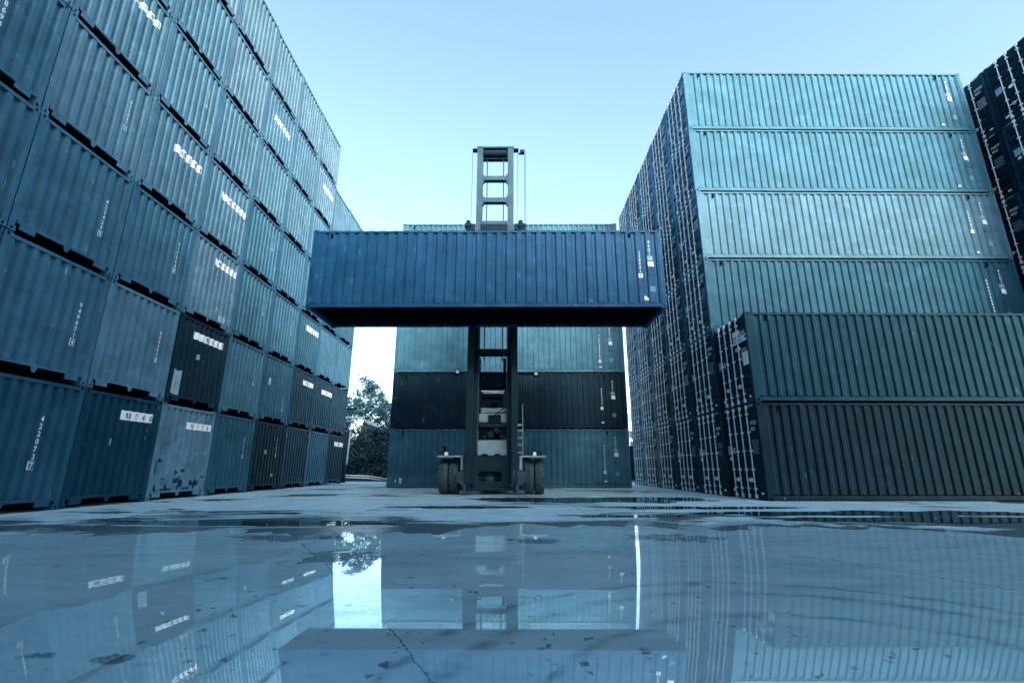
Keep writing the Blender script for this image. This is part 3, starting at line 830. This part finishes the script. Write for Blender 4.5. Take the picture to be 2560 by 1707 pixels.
for s in (-1, 1):
    fe = MB(); a0, a1 = sorted((s*1.02, s*1.99)); zf = pt(1228, 1143, 18.0).z
    fe.cbox(a0, -.82, zf, a1, .55, zf+.06, .015); fe.cbox(a0, -.80, zf-.28, a0+.05 if s > 0 else a1, .5, zf, .01) if False else None
    b0, b1 = sorted((s*1.02, s*1.12)); fe.cbox(b0, -.78, zf-.45, b1, .5, zf, .01)
    f = build(fe, 'fender', M_HOOD, handler)
    for px in ((1105, 1116) if s < 0 else (1336, 1348)):
        c = pt(px, 1134, 18.0); lm = MB(); lm.tube([c+Vector((0,-.03,0)), c+Vector((0,.12,0))], .10, 16); lm.tube([c+Vector((0,.05,0)), Vector((c.x, c.y+.05, zf+.05))], .02, 6)
        hl = build(lm, 'headlight', M_MBLK, handler)
        ln = MB(); ln.tube([c+Vector((0,-.04,0)), c+Vector((0,-.025,0))], .075, 16)
        build(ln, 'lens', M_LAMP if px in (1116, 1336) else M_MACH, hl)
    gd = MB(); gd.tube([pt(1099 if s < 0 else 1353, 1140, 17.95), pt(1101 if s < 0 else 1351, 1128, 17.95), pt(1121 if s < 0 else 1333, 1128, 17.95), pt(1126 if s < 0 else 1330, 1140, 17.95)], .014, 6)
    build(gd, 'lamp_guard', M_MACH, handler)
be = MB(); c = pt(1112, 1122, 18.0); be.tube([c-Vector((0,0,.12)), c+Vector((0,0,.07))], [.03,.08], 10); be.tube([c+Vector((0,0,.07)), c+Vector((0,0,.10))], .10, 10); build(be, 'beacon', M_MBLK, handler)
# work lamps on arms either side of the mast
for px, py, s in ((1144, 929, -1), (1340, 934, 1)):
    c = pt(px, py, 17.9)
    ar = MB(); ar.tube([Vector((s*.9, c.y+.10, c.z)), c+Vector((0,.10,0))], .03, 8); ar.tube([c+Vector((0,-.02,0)), c+Vector((0,.12,0))], .085, 18); ar.cbox(c.x-.09, c.y+.03, c.z-.11, c.x+.09, c.y+.14, c.z+.11, .02)
    aobj = build(ar, 'work_lamp', M_MBLK, handler)
    ln = MB(); ln.tube([c+Vector((0,-.035,0)), c+Vector((0,-.015,0))], .068, 18); build(ln, 'lens', M_LAMP, aobj)
# ladder and handrail
ld = MB(); zz = [1018, 1064, 1078, 1096, 1115, 1133, 1137]
for y_ in (1062, 1076, 1094, 1112, 1131): pbox(ld, 1293, y_-2, 1305, y_+2, 18.4, .22, .008)
for px in (1292, 1307): ld.tube([pt(px, 1140, 18.45), pt(px, 1060, 18.45)], .022, 6)
build(ld, 'ladder', M_STEEL, handler)
hr = MB(); hr.tube([pt(1307, 1062, 18.45), pt(1306, 1012, 18.45), pt(1309, 1011, 18.5)], .018, 6); hr.tube([pt(1186, 1140, 18.4), pt(1195, 1078, 18.4), pt(1187, 1076, 18.4)], .022, 6); hr.tube([pt(1186, 1050, 18.4), pt(1188, 1075, 18.4)], .03, 6)
build(hr, 'handrail', M_STEEL, handler)
dk = MB(); pbox(dk, 1135, 1141, 1165, 1150, 18.3, .7, .01); pbox(dk, 1290, 1141, 1325, 1150, 18.3, .7, .01); build(dk, 'step_deck', M_MBLK, handler)

# ------------------------------------------------------------------ GROUND and WATER
def gz(y):
    if y >= 6: return 0.0
    y = max(y, 2.2); return -.0875*(6-y)**3/27
def sheet(name, xs, ys, z):
    v = [(x, y, gz(y)+z) for y in ys for x in xs]; n = len(xs)
    f = [(j*n+i, j*n+i+1, (j+1)*n+i+1, (j+1)*n+i) for j in range(len(ys)-1) for i in range(n-1)]
    me = bpy.data.meshes.new(name); me.from_pydata(v, [], f); me.polygons.foreach_set('use_smooth', [True]*len(f)); me.update(); return me

def ground_material():
    m, nt, out = new_mat('yard_concrete'); g = N(nt)
    tc = g.n('ShaderNodeTexCoord').outputs['Object']
    big = g.noise(g.vscale(tc, (.20, .55, 1)), 1.0, 9, .68, .7)
    midn = g.noise(tc, 1.6, 6, .62); fine = g.noise(tc, 22, 6, .7); speck = g.noise(tc, 60, 2, .5)
    c = g.mix(g.ramp(midn, .28, .72), (.22, .40, .45), (.44, .64, .68))
    c = g.mix(g.math('MULTIPLY', g.ramp(fine, .45, .75), .35), c, (.10, .16, .19))
    c = g.mix(g.math('MULTIPLY', g.ramp(speck, .66, .72), .4), c, (.06, .09, .11))
    sp0 = g.n('ShaderNodeSeparateXYZ'); g.link(tc, sp0.inputs[0])
    mr = g.n('ShaderNodeMapRange', interpolation_type='SMOOTHSTEP'); g.link(sp0.outputs[1], mr.inputs[0])
    mr.inputs[1].default_value = 11.2; mr.inputs[2].default_value = 8.0; mr.inputs[3].default_value = 0; mr.inputs[4].default_value = .15   # damp margin round the flooded slab
    wet = g.ramp(g.math('ADD', big, mr.outputs[0]), .53, .60)
    c = g.mix(g.math('MULTIPLY', wet, .78), c, (.018, .034, .045))
    # slab joints
    sep = g.n('ShaderNodeSeparateXYZ'); g.link(tc, sep.inputs[0])
    jit = g.math('MULTIPLY', g.math('SUBTRACT', midn, .5), .10)
    def joint(sock, step, off):
        a = g.math('ADD', g.math('ADD', sock, off), jit); fr = g.math('FRACT', g.math('DIVIDE', a, step))
        return g.math('LESS_THAN', g.math('ABSOLUTE', g.math('SUBTRACT', fr, .5)), .0022)
    j = g.math('MAXIMUM', joint(sep.outputs[0], 5.2, 1.1), joint(sep.outputs[1], 4.6, .8))
    c = g.mix(g.math('MULTIPLY', j, .75), c, (.012, .02, .026))
    p = g.n('ShaderNodeBsdfPrincipled'); g.link(c, p.inputs['Base Color'])
    ro = g.n('ShaderNodeMapRange'); g.link(wet, ro.inputs[0]); ro.inputs[3].default_value = .62; ro.inputs[4].default_value = .10
    g.link(ro.outputs[0], p.inputs['Roughness'])
    b = g.n('ShaderNodeBump'); b.inputs['Strength'].default_value = .25; b.inputs['Distance'].default_value = .02
    g.link(g.math('ADD', fine, midn), b.inputs['Height']); g.link(b.outputs[0], p.inputs['Normal'])
    g.link(p.outputs[0], out.inputs[0]); return m

def on_ground(px, py):
    d = FWD*F + RIGHT*(px-1280) + UP*(853.5-py); t = -HC/d.z
    return d.x*t, d.y*t
def water_material(name, gloss, tint_a, tint_b, stain=True):
    m, nt, out = new_mat(name); g = N(nt)
    tc = g.n('ShaderNodeTexCoord').outputs['Object']
    n1 = g.noise(g.vscale(tc, (.55, 1.5, 1)), 1.0, 8, .66, .6); n2 = g.noise(tc, 6, 8, .72); n3 = g.noise(tc, .9, 3, .5, .3)
    n4 = g.noise(g.vscale(tc, (1.2, 5.5, 1)), 1.0, 6, .65, .5)
    c = g.mix(g.ramp(n1, .34, .66), tint_a, tint_b)
    c = g.mix(g.math('MULTIPLY', g.ramp(n2, .48, .70), .45), c, tuple(x*.45 for x in tint_a))
    c = g.mix(g.math('MULTIPLY', g.ramp(n4, .52, .66), .35), c, tuple(x*.55 for x in tint_a))
    spots = g.math('MULTIPLY', g.ramp(g.noise(tc, 9, 4, .6), .62, .66), g.ramp(n3, .44, .56))
    big = g.math('MULTIPLY', g.ramp(g.noise(g.vscale(tc, (.5, 1.3, 1)), 1.0, 8, .68, 1.0), .62, .655), g.ramp(n2, .35, .6))
    if stain:
        c = g.mix(g.math('MULTIPLY', spots, .8), c, (.015, .03, .04)); c = g.mix(g.math('MULTIPLY', big, .75), c, (.02, .04, .052))
    if stain:                                                       # damp patches, tyre arcs and a spattered area with their own outlines
        sx_ = g.n('ShaderNodeSeparateXYZ'); g.link(tc, sx_.inputs[0]); wob = g.math('MULTIPLY', g.math('SUBTRACT', g.noise(tc, 2.6, 4, .6, .6), .5), 5.5); wob2 = g.math('MULTIPLY', g.math('SUBTRACT', n2, .5), 2.2)
        def blob(px, py, hw, hh, k):
            global_c = on_ground(px, py); e1 = on_ground(px+hw, py); e2 = on_ground(px, py+hh)
            a_ = abs(e1[0]-global_c[0]); b_ = abs(e2[1]-global_c[1])
            dx = g.math('DIVIDE', g.math('SUBTRACT', sx_.outputs[0], global_c[0]), a_); dy = g.math('DIVIDE', g.math('SUBTRACT', sx_.outputs[1], global_c[1]), b_)
            r2 = g.math('ADD', g.math('ADD', g.math('MULTIPLY', dx, dx), g.math('MULTIPLY', dy, dy)), g.math('ADD', wob, wob2))
            return g.math('MULTIPLY', g.ramp(r2, .55, 1.15, (1,1,1,1), (0,0,0,1)), k*.8)
        stains = None
        for q in ((840, 1393, 110, 20, .85), (720, 1345, 150, 9, .8), (130, 1598, 75, 10, .9), (270, 1603, 70, 9, .85), (1690, 1345, 120, 9, .7), (1330, 1352, 60, 7, .8)):
            bb = blob(*q); stains = bb if stains is None else g.math('MAXIMUM', stains, bb)
        ox, oy = on_ground(2050, 1700)
        rd = g.n('ShaderNodeVectorMath', operation='DISTANCE'); rd.inputs[1].default_value = (ox+.3, oy-.6, 0); g.link(tc, rd.inputs[0])
        for rad, wd in ((2.25, .10), (2.55, .07), (1.75, .07)):
            band = g.math('SUBTRACT', 1.0, g.math('DIVIDE', g.math('ABSOLUTE', g.math('SUBTRACT', g.math('ADD', rd.outputs['Value'], g.math('MULTIPLY', wob, .04)), rad)), wd))
            stains = g.math('MAXIMUM', stains, g.math('MULTIPLY', g.math('MULTIPLY', g.math('MAXIMUM', band, 0.0), .55), g.ramp(n4, .36, .6)))
        c = g.mix(stains, c, (.02, .045, .06))
    # joints and a branching crack showing through the film
    sep = g.n('ShaderNodeSeparateXYZ'); g.link(tc, sep.inputs[0])
    jx = g.math('ADD', sep.outputs[0], g.math('MULTIPLY', sep.outputs[1], .62)); jit = g.math('MULTIPLY', g.math('SUBTRACT', n2, .5), .12)
    fr = g.math('FRACT', g.math('DIVIDE', g.math('ADD', g.math('ADD', jx, jit), 1.4), 5.4))
    j = g.math('LESS_THAN', g.math('ABSOLUTE', g.math('SUBTRACT', fr, .5)), .0011)
    c = g.mix(g.math('MULTIPLY', j, .7), c, (.02, .035, .045))
    d = g.n('ShaderNodeBsdfDiffuse'); g.link(c, d.inputs[0])
    s = g.n('ShaderNodeBsdfGlossy'); s.inputs['Roughness'].default_value = .015; s.inputs['Color'].default_value = (.88,1,1,1)
    lw = g.n('ShaderNodeFresnel'); lw.inputs['IOR'].default_value = 1.9
    k = g.n('ShaderNodeMapRange'); g.link(lw.outputs[0], k.inputs[0]); k.inputs[3].default_value = gloss[0]; k.inputs[4].default_value = gloss[1]
    fac = g.math('MULTIPLY', k.outputs[0], g.math('SUBTRACT', 1.0, g.math('MULTIPLY', g.ramp(n2, .45, .72), .35)))
    if stain:
        fac = g.math('MULTIPLY', fac, g.math('SUBTRACT', 1.0, g.math('MULTIPLY', g.ramp(n4, .50, .70), .35)))
        fac = g.math('MULTIPLY', fac, g.math('SUBTRACT', 1.0, g.math('MULTIPLY', g.math('MAXIMUM', spots, big), .55)))
    b = g.n('ShaderNodeBump'); b.inputs['Strength'].default_value = .035; b.inputs['Distance'].default_value = .01
    g.link(g.noise(g.vscale(tc, (1, 2.2, 1)), 1.3, 2, .4), b.inputs['Height']); g.link(b.outputs[0], s.inputs['Normal'])
    mx = g.n('ShaderNodeMixShader'); g.link(fac, mx.inputs[0]); g.link(d.outputs[0], mx.inputs[1]); g.link(s.outputs[0], mx.inputs[2])
    g.link(mx.outputs[0], out.inputs[0]); return m

ys = [-60, -30, -12, -4, 0, 1, 1.6]+[2+.1*i for i in range(45)]+[7, 8, 10, 13, 17, 22, 30, 45, 70, 120, 250, 600, 1500, 4000]
xs = [-4000, -1000, -300, -120, -60]+[-40+4*i for i in range(21)]+[60, 120, 300, 1000, 4000]
gr = link('ground', sheet('ground', xs, ys, 0), ground_material()); tag(gr, None, None, kind='structure')
# flooded apron: a thin film over the dished slab, ragged far edge
def edge(x):
    q = 7.9+.55*math.sin(x*.43+.6)+.35*math.sin(x*1.27+1)+.22*math.sin(x*2.9+2)+.14*math.sin(x*6.7)+.09*math.sin(x*13.1+.4)+.06*math.sin(x*23.7)
    return max(6.3, q)
wy = [0+.0*0, .6, 1.2, 1.7]+[2+.08*i for i in range(50)]
wv, wf = [], []; wx = [-16+.16*i for i in range(201)]
rows = len(wy)+16
for x in wx:
    e = edge(x)+random.Random(int(x*1000)).uniform(-.02, .02)
    yl = wy+[5.92+(e-5.92)*(i+1)/16 for i in range(16)]
    wv += [(x, y, gz(y)+.004) for y in yl]
for i in range(len(wx)-1):
    for j in range(rows-1): wf.append((i*rows+j, (i+1)*rows+j, (i+1)*rows+j+1, i*rows+j+1))
me = bpy.data.meshes.new('water'); me.from_pydata(wv, [], wf); me.polygons.foreach_set('use_smooth', [True]*len(wf)); me.update()
wt = link('water', me, water_material('shallow_water', (.48, .70), (.31, .53, .585), (.46, .67, .715))); tag(wt, None, None, kind='structure')
def puddle(cx, cy, rx_, ry_, seed, mat):
    r = random.Random(seed); n = 220; K = 26; ph = [r.uniform(0, 6.28) for _ in range(K)]; am = [.34/(i+1.6)**.92*r.uniform(.5, 1.2) for i in range(K)]
    zz = .004+.0006*(seed % 12); v = [(cx, cy, zz)]
    for k in range(n):
        a = 2*math.pi*k/n; s = max(.15, 1+sum(am[i]*math.sin((i+2)*a+ph[i]) for i in range(K))); v.append((cx+rx_*s*math.cos(a), cy+ry_*s*math.sin(a), zz))
    me = bpy.data.meshes.new('puddle'); me.from_pydata(v, [], [(0, 1+k, 1+(k+1) % n) for k in range(n)]); me.update()
    o = link('puddle', me, mat); tag(o, None, None, kind='structure')
pm = water_material('puddle_water', (.5, .95), (.018, .034, .044), (.035, .06, .075), False)
for cx, cy, a, b, s in ((2.6, 15.4, 3.3, 1.35, 1), (8.4, 10.9, 3.4, .75, 3), (11.5, 9.7, 3.6, .6, 4), (4.4, 12.3, 2.0, .45, 7), (-4.6, 9.0, 2.6, .22, 5)):
    puddle(cx, cy, a, b, s, pm)
for px, py, hw, ry_, sd in ((1270, 1247, 95, .55, 31), (1180, 1268, 130, .35, 32), (2250, 1300, 330, .42, 33), (1980, 1283, 190, .30, 34), (700, 1283, 60, .16, 35), (640, 1311, 260, .20, 36), (1560, 1290, 170, .22, 37)):
    gx_, gy_ = on_ground(px, py); ex_ = abs(on_ground(px+hw, py)[0]-gx_)
    puddle(gx_, gy_, ex_, ry_, sd, pm)
# small stones and scraps on the slab
for k in range(34):
    r = random.Random(900+k); x = r.uniform(-5, 9); y = r.uniform(7.6, 17.2)
    bm = bmesh.new(); bmesh.ops.create_icosphere(bm, subdivisions=1, radius=1)
    sx, sy, sz = r.uniform(.008,.028), r.uniform(.008,.024), r.uniform(.005,.012)
    for v in bm.verts: v.co = Vector((v.co.x*sx*r.uniform(.7,1.2), v.co.y*sy*r.uniform(.7,1.2), v.co.z*sz+sz*.8))
    q = MB(); q.add_bm(bm); o = build(q, 'pebble', M_FAINT if k % 5 else M_HOOD); o.location = (x, y, .002)
    tag(o, 'small loose stone lying on the wet concrete yard', 'pebble', 'loose stones on the wet yard')

# ------------------------------------------------------------------ BACKGROUND: trees, shrubs, rail, lamp, building
def leaf_mat(name, a, b):
    m, nt, out = new_mat(name); g = N(nt)
    tc = g.n('ShaderNodeTexCoord').outputs['Object']
    c = g.mix(g.ramp(g.noise(tc, 1.4, 5, .7), .35, .65), a, b)
    p = g.n('ShaderNodeBsdfPrincipled'); g.link(c, p.inputs['Base Color']); p.inputs['Roughness'].default_value = .6; p.inputs['Specular Tint'].default_value = (.22, .64, 1, 1)
    g.link(p.outputs[0], out.inputs[0]); return m
M_LEAF = leaf_mat('leaves_teal', (.022, .066, .092), (.060, .135, .175)); M_LEAFD = leaf_mat('leaves_dark', (.010, .024, .032), (.026, .055, .070))
M_BARK = plain('bark', (.05, .07, .08), .8)
def crown_mesh(seed, rx_, ry_, rz_, clumps, leaves, size, low=-1.0):
    r = random.Random(seed); mb = MB()
    for c in range(clumps):
        while True:
            p = Vector((r.uniform(-1,1), r.uniform(-1,1), r.uniform(low,1)))
            if .25 < p.length < 1: break
        cpos = Vector((p.x*rx_, p.y*ry_, p.z*rz_)); cr = r.uniform(.32, .75)*min(rx_, rz_)*.42
        for _ in range(leaves):
            d = Vector((r.gauss(0,1), r.gauss(0,1), r.gauss(0,.8)))*cr*.55; o = cpos+d
            a = Vector((r.uniform(-1,1), r.uniform(-1,1), r.uniform(-.7,.7))).normalized(); b = a.orthogonal().normalized()
            b = (Matrix.Rotation(r.uniform(0,6.28), 3, a) @ b); s = size*r.uniform(.6,1.4)
            mb.quad(o-a*s, o+b*s*.4, o+a*s, o-b*s*.4)
    return mb
def tree(x, y, h, w, seed, label, mat, low=-1.0):
    root = empty('broadleaf_tree', (x, y, 0)); tag(root, label, 'tree', 'trees beyond the yard edge')
    r = random.Random(seed); t = MB()
    top = Vector((r.uniform(-.3,.3), 0, h*.75)); t.tube([(0,0,-.1), (r.uniform(-.1,.1), 0, h*.3), tuple(top)], [.20,.15,.05], 8)
    for k in range(7):
        a = r.uniform(0, 6.28); z0 = h*r.uniform(.28,.6); e = Vector((math.cos(a)*w*.4, math.sin(a)*w*.4, z0+h*.22))
        t.tube([(0,0,z0), tuple((e+Vector((0,0,z0)))*.5), tuple(e)], [.08,.05,.02], 6)
    build(t, 'trunk', M_BARK, root)
    cr = build(crown_mesh(seed, w/2, w/2, h*.40, 74, 95, .13, low), 'crown', mat, root); cr.location = (0, 0, h*.60)
tree(-16.9, 44, 8.2, 4.4, 21, 'loose leafy tree beside the numbered container wall end', M_LEAF)
tree(-14.6, 46, 9.6, 4.2, 22, 'tallest leafy tree in the gap beyond the doorless wall', M_LEAF)
tree(-12.0, 45, 8.1, 4.0, 23, 'leafy tree close beside the single stack behind the handler', M_LEAF)
tree(-19.6, 47, 8.4, 4.4, 24, 'leafy tree mostly hidden behind the doorless container wall', M_LEAF)
tree(14.6, 52, 6.0, 4.4, 25, 'small tree in the narrow gap before the pale building', M_LEAF)
for k, (x, y, w, h) in enumerate(((-18.2,39.6,4.6,4.0), (-14.7,39.8,4.4,4.6), (-11.4,39.6,4.2,4.2), (12.2,41,4.2,3.6))):
    b = build(crown_mesh(60+k, w/2, .9, h*.5, 60, 110, .12), 'shrub', M_LEAFD); b.location = (x, y, h*.48)
    tag(b, ['dark bush behind the guard rail nearest the doorless wall', 'tall dark bush behind the middle of the guard rail', 'dark bush behind the guard rail near the single stack', 'dark bush in the narrow gap beside the door wall'][k], 'shrub', 'dark bushes at the yard edge')
vg = MB(); n = 40
for i in range(n):
    xa, xb = -40+2*i, -38+2*i; ya, yb2 = 34.4+.25*math.sin(xa*.9), 34.4+.25*math.sin(xb*.9)
    vg.quad((xa, ya, .004), (xb, yb2, .004), (xb, 60, .004), (xa, 60, .004))
tag(build(vg, 'verge', plain('dark_soil', (.010, .018, .022), .9, 0, .5, 3)), None, None, kind='structure')
for x0_, x1_, lb in ((-26, -7, 'dark low boundary wall behind the guard rail and bushes on the yard edge'), (9, 16, 'dark low boundary wall seen through the narrow gap by the door wall')):
    wl = MB(); wl.cbox(x0_, 42.6, 0, x1_, 42.85, 2.7, .02); wl.cbox(x0_, 42.55, 2.7, x1_, 42.9, 2.82, .02)
    tag(build(wl, 'boundary_wall', plain('dark_render', (.012, .022, .028), .8, 0, .4, 1.5)), lb, 'wall')
# rail
gr_ = empty('guard_rail', (-14, 38, 0)); tag(gr_, 'low curved steel guard rail at the yard edge before dark bushes', 'guard rail')
rl = MB(); pts = [at(px, py, 38) for px, py in ((838,1188),(880,1188),(920,1190),(945,1194),(968,1199),(1000,1206))]
pts = [Vector((p.x, 38+(i-2)*.3, p.z)) for i, p in enumerate(pts)]
for dz in (.0, -.16): rl.tube([(p.x+14, p.y-38, p.z+dz) for p in pts], .055, 8)
build(rl, 'rail', M_STEEL, gr_)
for i in (0, 1, 2, 3, 4):
    p = pts[i]; q = MB(); q.cbox(p.x+14-.05, p.y-38+.06, -.02, p.x+14+.05, p.y-38+.16, p.z+.05, .01); build(q, 'post', M_MACH, gr_)
g2 = empty('guard_rail', (14, 38, 0)); tag(g2, 'short straight guard rail seen beside the dense door wall end', 'guard rail')
rl = MB(); rl.tube([(-3.5,0,.72),(2.5,0,.72)], .05, 8); rl.tube([(-3.5,0,.50),(2.5,0,.50)], .05, 8); build(rl, 'rail', M_STEEL, g2)
for x in (-3, -1, 1): q = MB(); q.cbox(x-.05,.06,-.02,x+.05,.16,.8,.01); build(q, 'post', M_MACH, g2)
# street lamp
LYD = 33.0
pole = at(846, 1044, LYD); lamp = empty('street_lamp', (pole.x-.6, LYD, 0)); tag(lamp, 'steel street lamp whose long arm reaches out past the doorless wall', 'street lamp')
lx = pole.x-.6
q = MB(); q.tube([(0,0,0),(0,0,pole.z+.1)], [.10,.07], 12); build(q, 'pole', M_STEEL, lamp)
loc = lambda px, py: (at(px,py,LYD).x-lx, 0, at(px,py,LYD).z)
q = MB(); q.tube([(0,0,pole.z+.02), loc(868,1043), loc(902,1044), loc(912,1050), loc(922,1058)], [.075,.07,.065,.06,.05], 10); q.tube([(0,0,pole.z-.35), loc(868,1053), loc(910,1051)], .025, 8)
build(q, 'arm', M_HOOD, lamp)
a, b, c_, d_ = loc(917,1052), loc(930,1053), loc(945,1068), loc(921,1059)
hd = MB(); hd.prism([(a[0],-.18,a[2]), (b[0],-.18,b[2]), (c_[0],-.10,c_[2]), (d_[0],-.18,d_[2])], (0,.36,0)); build(hd, 'lamp_head', M_FAINT, lamp)
# leaning board at the wall's far end
bd = empty('notice_board', (-10.55, 32.2, 0)); tag(bd, 'tall dark narrow board standing at the far end of the doorless wall', 'board')
q = MB(); A = [at(x, y, 32.2) for x, y in ((852,1078),(876,1078),(866,1160),(848,1160))]
q.prism([(p.x+10.55, 0, p.z) for p in A], (0,.10,0)); build(q, 'panel', M_MACH, bd)
q = MB(); A = [at(x, y, 32.18) for x, y in ((874.5,1078),(877,1078),(867,1160),(864.5,1160))]; q.prism([(p.x+10.55, -.03, p.z) for p in A], (0,.12,0)); build(q, 'edge_trim', M_HOOD, bd)
q = MB(); A = [at(x, y, 32.2) for x, y in ((850,1160),(862,1160),(862,1206),(850,1206))]; q.prism([(p.x+10.55, .01, max(0,p.z)) for p in A], (0,.08,0)); build(q, 'stand', M_MBLK, bd)
# pale building far behind the right gap
bl = empty('office_building', (19, 66, 0)); tag(bl, 'pale building far behind the narrow gap by the door wall', 'building')
M_BLD = plain('render_pale', (.62, .70, .74), .7, 0, .08, 2); M_GLS = plain('window_glass', (.20, .30, .36), .15)
q = MB(); q.box(-5, 0, 0, 5, 7, 9.0); q.box(-5.25, -.3, 9.0, 5.25, 7.3, 9.35); build(q, 'wall', M_BLD, bl)
for z in (2.2, 4.9, 7.3):
    s_ = MB(); s_.box(-5.1, -.18, z-.55, 5.1, -.003, z-.35); build(s_, 'ledge', M_BLD, bl)
    for i in range(5):
        x = -4.2+i*1.9; w = MB(); w.box(x, -.06, z-.3, x+1.3, .0, z+.95); wo = build(w, 'window_frame', M_BLD, bl)
        p = MB(); p.box(x+.08, -.075, z-.22, x+1.22, -.062, z+.87); build(p, 'pane', M_GLS, wo)

# ------------------------------------------------------------------ light
EL, AZ = 24, 160          # sun: behind the camera's right shoulder; azimuth clockwise from +Y
W = bpy.data.worlds.new('World'); S.world = W; W.use_nodes = True
nt = W.node_tree; nt.nodes.clear(); g = N(nt)
sky = g.n('ShaderNodeTexSky', sky_type='NISHITA'); sky.sun_disc = False
sky.sun_elevation = R(EL); sky.sun_rotation = R(AZ); sky.air_density = 1.0; sky.dust_density = 3.0; sky.ozone_density = 1.0
bg = g.n('ShaderNodeBackground'); bg.inputs[1].default_value = .15; g.link(g.mix(1.0, sky.outputs[0], (1.0, 1.07, 1.06), 'MULTIPLY'), bg.inputs[0])
wo = g.n('ShaderNodeOutputWorld'); g.link(bg.outputs[0], wo.inputs[0])
sl = bpy.data.lights.new('sun', 'SUN'); sl.energy = .95; sl.angle = R(15); sl.color = (1, .99, .965)
so = bpy.data.objects.new('sun', sl); COL.objects.link(so)
dirv = Vector((math.sin(R(AZ))*math.cos(R(EL)), math.cos(R(AZ))*math.cos(R(EL)), math.sin(R(EL))))
so.rotation_euler = dirv.to_track_quat('Z', 'Y').to_euler(); so.location = (0, 0, 40)

S.view_settings.view_transform = 'Standard'; S.view_settings.look = 'None'; S.view_settings.exposure = 1.9; S.view_settings.gamma = 1
S.cycles.max_bounces = 6; S.cycles.diffuse_bounces = 3; S.cycles.glossy_bounces = 3
